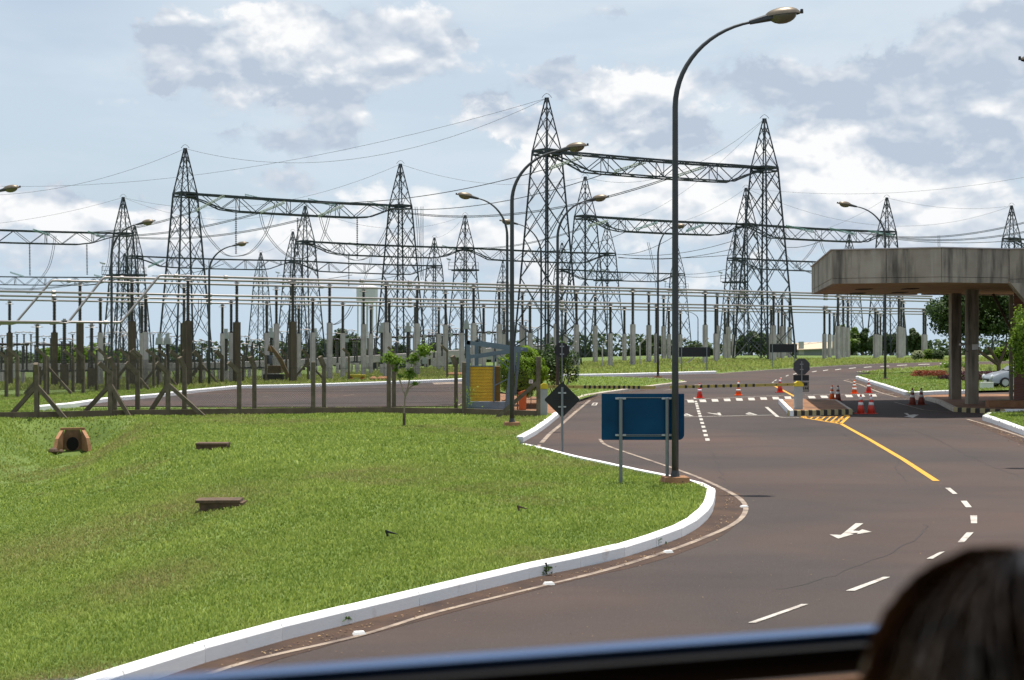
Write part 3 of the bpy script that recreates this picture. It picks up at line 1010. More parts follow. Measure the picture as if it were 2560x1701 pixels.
def blades(name, poly, zf, bands, m, hgt=(.028, .066), wid=(.006, .011), tone=(0.5, .23), dryness=0.0, hole=None):
    """short grass: every blade two bent triangles; bands = (near, far, blades per square metre, size factor)"""
    P = np.array(poly)
    out = []
    for (y0, y1, dens, sc) in bands:
        lo = np.array([P[:, 0].min(), max(y0, P[:, 1].min())])
        hi = np.array([P[:, 0].max(), min(y1, P[:, 1].max())])
        if hi[1] <= lo[1]: continue
        # only what the view covers (with a margin to step aside)
        tmax = 1330 / F
        lo[0] = max(lo[0], -tmax * y1 - 1.5)
        hi[0] = min(hi[0], tmax * y1 + 1.5)
        n = int(dens * (hi[0] - lo[0]) * (hi[1] - lo[1]))
        if n <= 0: continue
        q = lo + RNG.random((n, 2)) * (hi - lo)
        c = np.zeros(n, bool)
        j = len(P) - 1
        for i in range(len(P)):
            xi, yi = P[i]; xj, yj = P[j]
            if yi != yj:
                k = ((yi > q[:, 1]) != (yj > q[:, 1])) & (q[:, 0] < (xj - xi) * (q[:, 1] - yi) / (yj - yi) + xi)
                c ^= k
            j = i
        c &= np.abs(q[:, 0]) < tmax * q[:, 1] + 1.5
        if hole: c &= (np.abs(q[:, 0] - hole[0]) > hole[2]) | (np.abs(q[:, 1] - hole[1]) > hole[3])
        q = q[c]
        out.append((q, np.full(len(q), sc)))
    q = np.concatenate([o_[0] for o_ in out]); sc = np.concatenate([o_[1] for o_ in out])
    # patchiness
    pn = np.sin(q[:, 0] * 1.1 + 2 * np.sin(q[:, 1] * .45)) * np.sin(q[:, 1] * .8 + 1.7 * np.sin(q[:, 0] * .6)) + .6 * np.sin(q[:, 0] * 3.7 + q[:, 1] * 1.3) * np.sin(q[:, 1] * 2.9 - q[:, 0])
    n = len(q)
    # gather into tufts
    tuft = RNG.random(n)
    z = np.array([zf(a, b) for a, b in q])
    h = RNG.uniform(hgt[0], hgt[1], n) * (1 + .18 * pn) * np.sqrt(sc) * .9
    w = RNG.uniform(wid[0], wid[1], n) * sc
    a = RNG.random(n) * 2 * np.pi
    lean = RNG.uniform(.15, .95, n) * h
    la = RNG.random(n) * 2 * np.pi
    dx, dy = np.cos(a) * w, np.sin(a) * w
    lx, ly = np.cos(la) * lean, np.sin(la) * lean
    V = np.empty((n, 5, 3), np.float32)
    V[:, 0] = np.stack([q[:, 0] - dx, q[:, 1] - dy, z - .01], 1)
    V[:, 1] = np.stack([q[:, 0] + dx, q[:, 1] + dy, z - .01], 1)
    V[:, 2] = np.stack([q[:, 0] + dx * .8 + lx * .35, q[:, 1] + dy * .8 + ly * .35, z + h * .6], 1)
    V[:, 3] = np.stack([q[:, 0] - dx * .8 + lx * .35, q[:, 1] - dy * .8 + ly * .35, z + h * .6], 1)
    V[:, 4] = np.stack([q[:, 0] + lx, q[:, 1] + ly, z + h], 1)
    me = bpy.data.meshes.new(name)
    me.vertices.add(n * 5)
    me.vertices.foreach_set('co', V.ravel())
    base = (np.arange(n) * 5)[:, None]
    loops = np.concatenate([base + np.array([0, 1, 2, 3]), base + np.array([3, 2, 4])], 1).ravel()
    me.loops.add(len(loops))
    me.loops.foreach_set('vertex_index', loops.astype(np.int32))
    starts = (np.arange(n)[:, None] * 7 + np.array([0, 4])).ravel()
    me.polygons.add(2 * n)
    me.polygons.foreach_set('loop_start', starts.astype(np.int32))
    me.polygons.foreach_set('loop_total', np.tile([4, 3], n).astype(np.int32))
    me.update(calc_edges=True)
    me.materials.append(m)
    t = np.clip(RNG.normal(tone[0], tone[1], n) + .13 * pn, 0, 1)
    add_tone(me, t, 5)
    dn = np.sin(q[:, 0] * .55 + 1.3 * np.sin(q[:, 1] * .37 + 2)) * np.sin(q[:, 1] * .41 + 1.1 * np.sin(q[:, 0] * .7)) + .35 * np.sin(q[:, 0] * 2.3 + 1) * np.sin(q[:, 1] * 2.1) + .25 * np.sin(q[:, 0] * 6.1 + q[:, 1] * 2) * np.sin(q[:, 1] * 5.3)
    dr = np.clip((dn - .45) * .8, 0, .5) + dryness
    for (cx_, cy_, r1, r2, am) in DRY:
        dd = ((q[:, 0] - cx_) / r1) ** 2 + ((q[:, 1] - cy_) / r2) ** 2
        dr = dr + am * np.exp(-dd * (1 + .5 * np.sin(q[:, 0] * 7) * np.sin(q[:, 1] * 5)))
    dr = np.clip(dr * RNG.uniform(.5, 1.3, n), 0, 1)
    a_ = me.attributes.new('dry', 'FLOAT', 'POINT')
    a_.data.foreach_set('value', np.repeat(dr, 5).astype(np.float32))
    o = bpy.data.objects.new(name, me)
    COL.objects.link(o)
    return o


DRY = [(*S(px, py), rx, ry, am) for (px, py, rx, ry, am) in ((380, 1385, .9, 1.2, .7), (160, 1570, .6, .35, .9), (520, 1240, 1.3, 1.6, .5), (130, 1270, 2.0, 2.5, .6), (760, 1065, 1.6, 1.3, .5), (550, 1065, 1.4, 1.0, .45), (290, 1075, 1.0, 1.6, .8), (1350, 1230, .7, .5, .4), (1000, 1190, 1.5, 1.4, .25), (100, 1100, 1.5, 2.0, .5), (60, 1560, .7, .5, .6))]
g = blades('grass', lawn_poly, lawn_z, [(9, 16, 2000, .85), (16, 22, 1150, 1.1), (22, 32, 560, 1.5), (32, 56, 210, 2.3)], M['blade'], hole=(-15.3, 48.5, .42, .8))
tag(g, 'mown bright green grass covering the near lawn', 'grass', kind='stuff')


def clumps(name, pts, zf, n, sizes, m, spread, label, cat, up=.5, kind='stuff', tone=(.5, .25), parent=None):
    """leaf clusters around points (flower beds, low plants)"""
    V, T = [], []
    for (x, y, z, r, hh) in pts:
        k = n
        c = np.stack([x + RNG.normal(0, r * .45, k), y + RNG.normal(0, r * .45, k), z + RNG.random(k) * hh], 1)
        V.append(c)
    C = np.concatenate(V)
    return leaves(name, C, sizes, m, tone, parent, kind, label, cat)


def leaves(name, C, sizes, m, tone=(.5, .25), parent=None, kind=None, label=None, cat=None, normals=None, aspect=.55, origin=None):
    n = len(C)
    nr = RNG.normal(0, 1, (n, 3)) if normals is None else normals + RNG.normal(0, .55, (n, 3))
    nr[:, 2] = np.abs(nr[:, 2]) * 1.0 + .25 if normals is None else nr[:, 2] + .2
    nr /= np.linalg.norm(nr, axis=1)[:, None]
    a = np.cross(nr, RNG.normal(0, 1, (n, 3)))
    a /= np.linalg.norm(a, axis=1)[:, None] + 1e-9
    b = np.cross(nr, a)
    s = RNG.uniform(sizes[0], sizes[1], n)[:, None]
    V = np.empty((n, 4, 3), np.float32)
    V[:, 0] = C - a * s
    V[:, 1] = C + b * s * aspect + nr * s * .18
    V[:, 2] = C + a * s
    V[:, 3] = C - b * s * aspect + nr * s * .18
    base = wpos(parent) if parent is not None else Vector((0, 0, 0))
    V -= np.array(base, np.float32)
    me = bpy.data.meshes.new(name)
    me.vertices.add(n * 4)
    me.vertices.foreach_set('co', V.ravel())
    me.loops.add(n * 4)
    me.loops.foreach_set('vertex_index', np.arange(n * 4, dtype=np.int32))
    me.polygons.add(n)
    me.polygons.foreach_set('loop_start', (np.arange(n) * 4).astype(np.int32))
    me.polygons.foreach_set('loop_total', np.full(n, 4, np.int32))
    me.update(calc_edges=True)
    me.materials.append(m)
    add_tone(me, np.clip(RNG.normal(tone[0], tone[1], n), 0, 1), 4)
    o = bpy.data.objects.new(name, me)
    COL.objects.link(o)
    if parent is not None: o.parent = parent
    return tag(o, label=label, cat=cat, kind=kind)


def crown_points(c, r, n, lumps=14, fill_=.35, seed=0):
    """leaf positions clustered in lumps spread through an ellipsoid"""
    rg = np.random.default_rng(seed)
    d = rg.normal(0, 1, (lumps, 3))
    d /= np.linalg.norm(d, axis=1)[:, None]
    rad = rg.uniform(.35, .95, lumps)[:, None]
    L = d * rad
    L[:, 2] = np.where(L[:, 2] < -.55, L[:, 2] * .5, L[:, 2])
    idx = rg.integers(0, lumps, n)
    lr = rg.uniform(.20, .42, lumps)
    e = rg.normal(0, 1, (n, 3))
    e /= np.linalg.norm(e, axis=1)[:, None]
    P_ = L[idx] + e * (lr[idx] * rg.uniform(.5, 1.05, n))[:, None]
    return np.array(c) + P_ * np.array(r), e


# ------------------------------------------------------------------ lattice towers and beams
ROT = R(41)


def tower(px, pty, pk, label, detail=True, flood=None, arm_only=False):
    y = 129.0 * 132 / pk
    top = at(px, pty, y)
    k = 3500 / y / (3500 / 129.0)  # scale in photograph
    g0 = H(top.x, y)
    arm_z = top.z - 4.87
    base = Vector((top.x, y, g0))
    root = thing('lattice_tower', base, label, 'tower', 'lattice towers of the switchyard')
    hd_arm, hd_base_rate = 1.33, (3.15 - 1.33) / 19.4

    def corner(i, z):
        if z >= arm_z:
            t = (z - arm_z) / (top.z - arm_z)
            r = 1.33 * (1 - t) + .12 * t
        else:
            r = hd_arm + (arm_z - z) * hd_base_rate
        a = ROT + math.pi / 2 * i + math.pi / 4
        return Vector((top.x + r * math.cos(a), y + r * math.sin(a), z))
    lw, bw = .15, .058
    for i in range(4):
        mb = MB().bar(corner(i, g0 - .2), corner(i, arm_z), lw * 1.1).bar(corner(i, arm_z), corner(i, top.z), lw * .8)
        mb.build('leg', M['steel'], root)
    levels = [arm_z]
    hh = 2.3
    while levels[-1] - hh > g0 + 3.0:
        levels.append(levels[-1] - hh)
        hh *= 1.16
    levels.append(g0 + 1.9 if levels[-1] > g0 + 3.6 else g0)
    up = [arm_z, arm_z + 1.75, arm_z + 3.1, arm_z + 4.1, top.z]
    segs = []
    for a, b in zip(levels[:-1], levels[1:]):
        for i in range(4):
            j = (i + 1) % 4
            A, B, C_, D_ = corner(i, a), corner(j, a), corner(i, b), corner(j, b)
            segs.append((A, D_, bw)); segs.append((B, C_, bw))
            # short redundants
            m1 = A.lerp(D_, .25); m2 = B.lerp(C_, .25)
            m3 = A.lerp(D_, .75); m4 = B.lerp(C_, .75)
            if a - b > 2.2:
                segs.append((m1, corner(i, a + (b - a) * .5), bw * .6)); segs.append((m2, corner(j, a + (b - a) * .5), bw * .6))
                segs.append((m4, corner(i, a + (b - a) * .5), bw * .6)); segs.append((m3, corner(j, a + (b - a) * .5), bw * .6))
    for i in range(4):
        j = (i + 1) % 4
        zb = levels[-1]
        segs.append((corner(i, zb), corner(j, zb), bw * 1.2))
        if zb > g0 + .5:
            mid = (corner(i, zb) + corner(j, zb)) / 2
            segs.append((mid, corner(i, g0), bw)); segs.append((mid, corner(j, g0), bw))
        segs.append((corner(i, arm_z), corner(j, arm_z), bw * 3.6))
        segs.append((corner(i, arm_z - .35), corner(j, arm_z - .35), bw * 2.2))
    for a, b in zip(up[:-1], up[1:]):
        for i in range(4):
            j = (i + 1) % 4
            segs.append((corner(i, a), corner(j, b), bw * .8)); segs.append((corner(j, a), corner(i, b), bw * .8))
    if detail:
        for (p, q, w) in segs: barobj('brace', p, q, w, M['steel'], root)
    else:
        mb = MB()
        for (p, q, w) in segs: mb.bar(p, q, w, caps=False)
        mb.build('bracing', M['steel'], root, kind='stuff')
    # loop on the very top
    mb = MB().tube([top + Vector((-.45 + .9 * t, 0, .05 + .38 * math.sin(math.pi * t))) for t in [i / 8 for i in range(9)]], .022, 4)
    mb.bar(top + Vector((-.2, 0, 0)), top + Vector((.2, 0, 0)), .12)
    mb.build('wire_hoop', M['steel'], root)
    if flood:
        zf_ = arm_z - flood
        pr = hd_arm + (arm_z - zf_) * hd_base_rate + .15
        mb = MB()
        for z in (zf_, zf_ - .12):
            for i in range(4):
                a, b = corner(i, z), corner((i + 1) % 4, z)
                ctr = Vector((top.x, y, z))
                mb.bar(ctr + (a - ctr) * 1.25, ctr + (b - ctr) * 1.25, .12)
        mb.build('platform', M['steel'], root)
        mb = MB()
        ctr = Vector((top.x - pr - .7, y, zf_))
        for dx in (-.0, -1.1):
            for z in (0, .5, 1.0):
                pass
        for z in (.55, 1.1):
            mb.bar(ctr + Vector((0, -.6, z)), ctr + Vector((pr * 2 + .9, -.6, z)), .05)
        for t in range(6):
            mb.bar(ctr + Vector((t * (pr * 2 + .9) / 5, -.6, 0)), ctr + Vector((t * (pr * 2 + .9) / 5, -.6, 1.1)), .05)
        mb.bar(ctr + Vector((0, -.6, 0)), ctr + Vector((pr * 2 + .9, -.6, 0)), .1)
        mb.build('railing', M['steel'], root)
        for dx in (.1, pr * 1.1):
            c = ctr + Vector((dx, -.5, 1.55))
            MB().bar(c + Vector((0, 0, -.9)), c + Vector((0, 0, -.1)), .06).add([c + Vector(v) for v in [(-.45, -.1, .2), (.25, -.1, .02), (.25, .35, .02), (-.45, .35, .2), (-.3, -.1, -.05), (.2, -.1, -.18), (.2, .35, -.18), (-.3, .35, -.05)]],
                                                                                       [(0, 1, 2, 3), (7, 6, 5, 4), (0, 4, 5, 1), (1, 5, 6, 2), (2, 6, 7, 3), (3, 7, 4, 0)]).build('floodlight', M['bracket'], root)
    return dict(root=root, top=top, arm=Vector((top.x, y, arm_z)), y=y)


def beam(A, B, label, detail=True, ends=(True, True)):
    """four-chord lattice girder between two tower arms, its underside tapering up to the ends"""
    A, B = Vector(A), Vector(B)
    d = (B - A)
    L = d.length
    u = d.normalized()
    s = u.cross(Vector((0, 0, 1))).normalized()
    root = thing('lattice_beam', Vector((A.x, A.y, A.z)), label, 'beam', 'lattice beams between the towers')
    n = max(6, int(L / 1.9))
    hw, dp = .70, 1.6

    def node(i, side, low):
        t = i / n
        e = min(1, min(t, 1 - t) / .17)
        e = max(.12, e)
        p = A + d * t - Vector((0, 0, .12 * math.sin(math.pi * t)))
        return p + s * side * hw * (.55 + .45 * e) - Vector((0, 0, dp * e if low else 0))
    for side in (-1, 1):
        for low in (0, 1):
            mb = MB()
            for i in range(n):
                mb.bar(node(i, side, low), node(i + 1, side, low), .17 if not low else .13)
            mb.build('chord', M['steel'], root)
    segs = []
    for i in range(n + 1):
        for side in (-1, 1):
            if i < n:
                a, b = (0, 1) if i % 2 else (1, 0)
                segs.append((node(i, side, a), node(i + 1, side, b)))
            if i % 3 == 0: segs.append((node(i, side, 0), node(i, side, 1)))
        if i < n:
            k = 1 if i % 2 else -1
            segs.append((node(i, k, 0), node(i + 1, -k, 0)))
            segs.append((node(i, -k, 1), node(i + 1, k, 1)))
        if i % 3 == 0:
            segs.append((node(i, -1, 0), node(i, 1, 1)))
    if detail:
        for p, q in segs: barobj('brace', p, q, .07, M['steel'], root)
    else:
        mb = MB()
        for p, q in segs: mb.bar(p, q, .065, caps=False)
        mb.build('bracing', M['steel'], root, kind='stuff')
    return root


TW = {}
TD = [
    (1, 1367, 246, 132, 'tallest dark lattice tower, in the middle, behind the round green bush', None),
    (2, 1911, 298, 122, 'second tallest lattice tower, standing left of the concrete canopy', None),
    (3, 463, 372, 112, 'large lattice tower at the left behind the bent silver tubes', None),
    (4, 1001, 411, 104, 'lattice tower behind the young sapling, holding the right end of the left beam', None),
    (5, 308, 494, 90, 'lattice tower with floodlights behind the left curved lamp', 5.6),
    (6, 1463, 443, 98, 'lattice tower just right of and behind the tallest tower', None),
    (7, 1865, 471, 90, 'lattice tower half hidden behind the second tallest tower', None),
    (8, 2217, 495, 85, 'lattice tower rising over the middle of the concrete canopy roof', None),
    (9, 2529, 515, 82, 'rightmost lattice tower, above the right end of the canopy roof', None),
    (10, 1163, 539, 81, 'lattice tower with floodlight platform left of the tall middle lamps', 3.3),
    (11, 763, 516, 88, 'lattice tower under the right part of the long left beam', None),
    (12, 732, 580, 72, 'smaller lattice tower with floodlights just left of a larger one', 3.6),
    (13, 652, 632, 62, 'small distant lattice tower behind the second lamp from the left', None),
    (14, 1086, 595, 70, 'small lattice tower right of the white water tank', None),
    (15, 337, 566, 75, 'lattice tower immediately behind the floodlit left tower', 3.0),
    (16, 1518, 557, 77, 'lattice tower with two hanging beams right of the tallest tower', 4.2),
    (17, 1694, 621, 64, 'small lattice tower behind the near lamp pole', 3.0),
    (18, 1838, 574, 72, 'dense lattice tower with floodlights left behind the second tallest tower', 4.0),
    (19, 1405, 608, 66, 'small lattice tower seen through the legs of the tallest tower', None),
    (20, 1257, 654, 52, 'tiniest far lattice tower behind the tall middle lamps', None),
    (21, 2123, 587, 70, 'lattice tower mostly hidden behind the left part of the canopy', None),
    (22, -260, 468, 97, 'lattice tower beyond the left edge carrying the cut off left beam', None),
    (23, 312, 634, 60, 'far small lattice tower behind the floodlit left tower', None),
    (24, 2830, 532, 78, 'lattice tower beyond the right edge', None),
    (25, -190, 628, 61, 'far lattice tower beyond the left edge', None),
]
for (i, px, ty, pk, lab, fl) in TD:
    TW[i] = tower(px, ty, pk, lab, detail=(i in (1, 2, 3, 4, 5, 6, 7, 8)), flood=fl)
BD = [(1, 2, 'longest lattice beam, from the tallest tower to the one by the canopy'), (3, 4, 'long lattice beam hung with insulator strings, upper left'),
      (22, 5, 'lattice beam entering from the left edge with two hanging insulators'), (6, 7, 'lattice beam below the longest one, right of the middle'),
      (7, 8, 'lattice beam ending over the canopy roof'), (11, 10, 'middle lattice beam passing behind the tower by the sapling'),
      (10, 16, 'thin lattice beam crossing behind the tallest tower'), (15, 12, 'lattice beam behind the large left tower'),
      (12, 14, 'low lattice beam left of the water tank'), (25, 23, 'lowest lattice beam at the left edge'),
      (19, 17, 'lowest lattice beam in the middle right'), (18, 21, 'low lattice beam left of the canopy'), (9, 24, 'lattice beam leaving at the right edge')]
for a, b, lab in BD:
    beam(TW[a]['arm'], TW[b]['arm'], lab, detail=(a, b) in ((1, 2), (3, 4), (6, 7)))


# ------------------------------------------------------------------ wires and insulator strings
def sagged(a, b, sag, n=22):
    a, b = Vector(a), Vector(b)
    return [a.lerp(b, i / n) - Vector((0, 0, 4 * sag * (i / n) * (1 - i / n))) for i in range(n + 1)]


def wire(a, b, sag, label, r=.018, pair=0.0, group='overhead wires', cat='wire', m=None):
    mb = MB()
    offs = (0,) if not pair else (-pair / 2, pair / 2)
    for o_ in offs:
        mb.tube([p + Vector((0, 0, o_)) for p in sagged(a, b, sag)], r, 4)
    o = mb.build('overhead_wire', m or M['wire'], origin=Vector(a))
    return tag(o, label, cat, group)


T = lambda i: TW[i]['top']
earth = [(T(1), T(3), 3.4, 'thin earth wire from the tallest tower top to the large left tower top'),
         (T(1), at(-330, 438, 190), 4.2, 'thin earth wire from the tallest tower top leaving at the left edge'),
         (T(3), at(-300, 468, 150), 2.6, 'thin earth wire from the large left tower top to the left edge'),
         (T(4), T(5), 3.0, 'thin earth wire left of the tower behind the sapling'), (T(4), T(6), 1.6, 'thin earth wire right of the tower behind the sapling'),
         (T(5), at(-300, 566, 190), 1.5, 'thin earth wire from the floodlit left tower to the left edge'), (T(5), T(11), 2.4, 'thin earth wire over the large left tower from the floodlit one'),
         (T(2), T(6), 2.8, 'upper thin earth wire left of the second tallest tower top'), (T(2), T(16), 2.5, 'lower steep earth wire left of the second tallest tower top'),
         (T(7), T(16), 2.6, 'thin earth wire below the longest beam'), (T(7), at(2900, 360, 170), 2.8, 'thin earth wire rising to the right edge above the canopy'),
         (T(8), T(18), 3.0, 'thin earth wire behind the lamp at the canopy'), (T(8), T(9), .9, 'thin earth wire above the canopy roof'),
         (T(11), T(10), 2.5, 'thin earth wire between two middle towers'), (T(9), T(7), 4.0, 'low thin earth wire across the canopy roof'),
         (T(10), T(14), .8, 'short thin earth wire left of the middle'), (T(12), T(13), .8, 'short thin earth wire at the left middle')]
for a, b, s_, lab in earth: wire(a, b, s_, lab, .016)
YB = TW[3]['y']


def string(a, b, label, m=None, r=.11, n=16, double=False, group='insulator strings'):
    """a string of discs between two points"""
    a, b = Vector(a), Vector(b)
    L = (b - a).length
    prof = [(.02, 0)]
    for i in range(n):
        z = L * (i + .5) / n
        h_ = L / n
        prof += [(.03, z - h_ * .42), (r, z - h_ * .12), (r * .9, z + h_ * .1), (.03, z + h_ * .2)]
    prof.append((.02, L))
    mb = MB()
    if double:
        for s_ in (-.09, .09):
            mb.lathe(a + Vector((0, 0, s_)), prof, 6, b - a)
    else:
        mb.lathe(a, prof, 6, b - a)
    o = mb.build('insulator_string', m or M['glassy'], origin=a)
    return tag(o, label, 'insulator', group)


# conductor spans (photograph pixel, distance) -> (photograph pixel, distance)
spans = [((225, 582, 175), (490, 527, 150), .5, 1, 'uppermost thick double line at the left, ending on the left beam'),
         ((240, 590, 178), (650, 532, 152), .8, 1, 'second thick double line at the left, ending on the left beam'),
         ((330, 594, 180), (770, 545, 154), .9, 1, 'third thick double line at the left, ending on the left beam'),
         ((790, 507, 158), (1362, 424, 127), .9, 0, 'uppermost thick line running up to the tallest tower'),
         ((950, 520, 162), (1515, 434, 130), 1.3, 0, 'second thick line passing the tallest tower'),
         ((960, 524, 165), (1672, 446, 133), 2.0, 1, 'third thick double line passing the tallest tower'),
         ((1170, 620, 215), (1455, 571, 172), .8, 1, 'double line ending left end of the lower right beam'),
         ((1370, 628, 218), (1570, 578, 175), .6, 0, 'line ending at the middle of the lower right beam'),
         ((1540, 636, 222), (1690, 588, 178), .8, 0, 'line ending near the near lamp pole'),
         ((1545, 636, 222), (1850, 597, 190), 1.0, 0, 'upper line between the small tower and the tower left of the canopy'),
         ((1545, 643, 222), (1850, 618, 190), .9, 0, 'middle line between the small tower and the tower left of the canopy'),
         ((1545, 645, 222), (1850, 636, 190), .3, 0, 'lower line between the small tower and the tower left of the canopy'),
         ((1710, 686, 265), (1830, 670, 235), .3, 0, 'low line right of the near lamp pole'), ((1710, 692, 265), (1830, 685, 235), .3, 0, 'second low line right of the near lamp pole'),
         ((2150, 582, 200), (2620, 540, 170), 1.5, 1, 'upper double line above the canopy roof'), ((2180, 586, 200), (2620, 568, 170), 1.2, 1, 'middle line above the canopy roof'),
         ((2190, 592, 200), (2620, 593, 170), .8, 0, 'lowest line above the canopy roof'),
         ((1960, 618, 195), (2060, 600, 185), .4, 0, 'short line just left of the canopy'), ((650, 710, 215), (880, 688, 200), .3, 0, 'low line left of the water tank'),
         ((880, 700, 210), (1010, 686, 205), .3, 0, 'low line right of the water tank'), ((-60, 715, 190), (240, 700, 180), .8, 1, 'low double line at the left edge'),
         ((380, 690, 190), (560, 660, 180), .5, 0, 'low line behind the large left tower')]
for (a, b, s_, pr, lab) in spans:
    wire(at(*a), at(*b), s_, lab, .038, .14 if pr else 0, 'thick power lines')
strings = [((490, 527, 150), (562, 489, 153), 2, 'pale slanting insulator string at the left end of the left beam'), ((650, 532, 152), (712, 506, 156), 2, 'pale slanting insulator string below the left beam middle'),
           ((795, 541, 154), (858, 515, 158), 2, 'pale slanting insulator string below the right part of the left beam'), ((612, 488, 157), (682, 504, 158), 1, 'leftmost green insulator string on the left beam'),
           ((770, 499, 160), (838, 514, 159), 1, 'middle green insulator string on the left beam'), ((918, 506, 162), (972, 519, 163), 1, 'rightmost green insulator string on the left beam'),
           ((1375, 421, 127), (1455, 393, 131), 2, 'pale insulator string by the head of the second lamp'), ((1535, 430, 131), (1615, 405, 135), 2, 'pale insulator string below the longest beam, left'),
           ((1690, 441, 134), (1765, 416, 138), 2, 'pale insulator string below the longest beam, right'), ((1470, 566, 172), (1520, 552, 175), 2, 'green string at the left end of the lower right beam'),
           ((1590, 574, 175), (1645, 556, 178), 1, 'green string in the middle of the lower right beam'), ((1715, 578, 178), (1760, 562, 182), 1, 'green string in the right of the lower right beam'),
           ((82, 575, 172), (125, 588, 174), 1, 'left green string on the beam at the left edge'), ((220, 580, 178), (262, 594, 180), 1, 'right green string on the beam at the left edge'),
           ((1965, 565, 188), (2035, 580, 190), 1, 'left green string on the beam over the canopy'), ((2075, 572, 192), (2140, 586, 194), 1, 'middle green string on the beam over the canopy'),
           ((2170, 578, 196), (2235, 590, 198), 1, 'right green string on the beam over the canopy'), ((872, 608, 205), (930, 622, 207), 2, 'pale string on the middle beam'),
           ((1105, 615, 212), (1150, 628, 213), 1, 'green string on the middle beam'), ((370, 668, 205), (410, 650, 208), 1, 'green string behind the large left tower'),
           ((25, 681, 260), (60, 692, 262), 1, 'green string on the lowest left beam'), ((235, 688, 262), (270, 697, 264), 1, 'second green string on the lowest left beam'),
           ((744, 545, 158), (745, 640, 158), 0, 'dark vertical insulator string under the left beam, left one'), ((893, 546, 161), (893, 648, 161), 0, 'dark vertical insulator string under the left beam, right one'),
           ((590, 528, 155), (590, 636, 155), 0, 'dark vertical insulator string near the left end of the left beam'), ((74, 606, 172), (75, 690, 172), 0, 'left vertical insulator string at the left edge'),
           ((217, 609, 178), (218, 688, 178), 0, 'right vertical insulator string at the left edge'), ((872, 632, 205), (872, 720, 205), 0, 'far vertical string above the water tank')]
for (a, b, kd, lab) in strings:
    string(at(*a), at(*b), lab, [M['steel'], M['glassy'], M['glassy2']][kd], .085 if kd else .12, 22 if not kd else 18, double=bool(kd))
# hanging jumper loops (pairs)
loops = [([(650, 532), (662, 575), (690, 615), (720, 640), (745, 647), (775, 640), (800, 610), (818, 560), (828, 512)], 156, 'left hanging jumper loop under the left beam'),
         ([(800, 541), (812, 580), (840, 620), (870, 645), (893, 651), (922, 642), (950, 605), (972, 560), (985, 512)], 160, 'right hanging jumper loop under the left beam'),
         ([(498, 530), (510, 575), (535, 610), (562, 636), (590, 641), (625, 632), (655, 600), (675, 560), (690, 507)], 153, 'leftmost hanging jumper loop under the left beam'),
         ([(1040, 517), (1045, 570), (1048, 640), (1056, 700)], 165, 'vertical dropper right of the tower behind the sapling'), ([(1055, 517), (1055, 600), (1056, 690)], 166, 'second vertical dropper right of the tower behind the sapling'),
         ([(138, 590), (130, 640), (115, 680), (70, 735)], 175, 'pair of curved droppers at the left edge'), ([(277, 596), (272, 650), (258, 690), (215, 750)], 180, 'curved dropper by the floodlit left tower'),
         ([(1620, 606), (1628, 640), (1636, 680), (1645, 740)], 190, 'thin dropper left of the near lamp pole'), ([(2045, 600), (2030, 625), (2010, 650), (1985, 670)], 190, 'curved dropper left of the canopy'),
         ([(2050, 600), (2058, 625), (2070, 645)], 190, 'short dropper left of the canopy'), ([(2050, 690), (2000, 672), (1965, 640), (1940, 600)], 188, 'pale loop by the canopy tip'),
         ([(2347, 588), (2348, 640)], 190, 'short dropper over the canopy roof'), ([(930, 622), (925, 660), (915, 690), (905, 720)], 205, 'thin dropper above the water tank'),
         ([(500, 745), (498, 790), (490, 820), (470, 838)], 120, 'small loop behind the dark twin pillars'), ([(1000, 700), (990, 740), (960, 790), (930, 830)], 150, 'curved wire down to the breakers'),
         ([(880, 765), (866, 790), (845, 808), (830, 812)], 130, 'small sagging wire left of the water tank')]
for (pts, y, lab) in loops:
    mb = MB()
    P2 = catmull(pts, 4)
    for dx in (-.12, .12):
        mb.tube([at(p[0], p[1], y) + Vector((dx, 0, 0)) for p in P2], .03, 4)
    tag(mb.build('jumper_cable', M['wire'], origin=at(*pts[0], y)), lab, 'cable', 'hanging cables')

# ------------------------------------------------------------------ bus tubes, columns, insulators
SL = .704
ROWS = {'A': (116.5, 7.5), 'B': (123.0, 7.5), 'C': (132.5, 7.5), 'D': (118.0, 6.2), 'E': (130.0, 6.2), 'F': (143.6, 6.2)}


def row_pt(row, px, z=None):
    z0, h_ = ROWS[row]
    t = (px - CX) / F
    y = z0 / (1 - SL * t)
    return Vector((t * y, y, h_ if z is None else z))


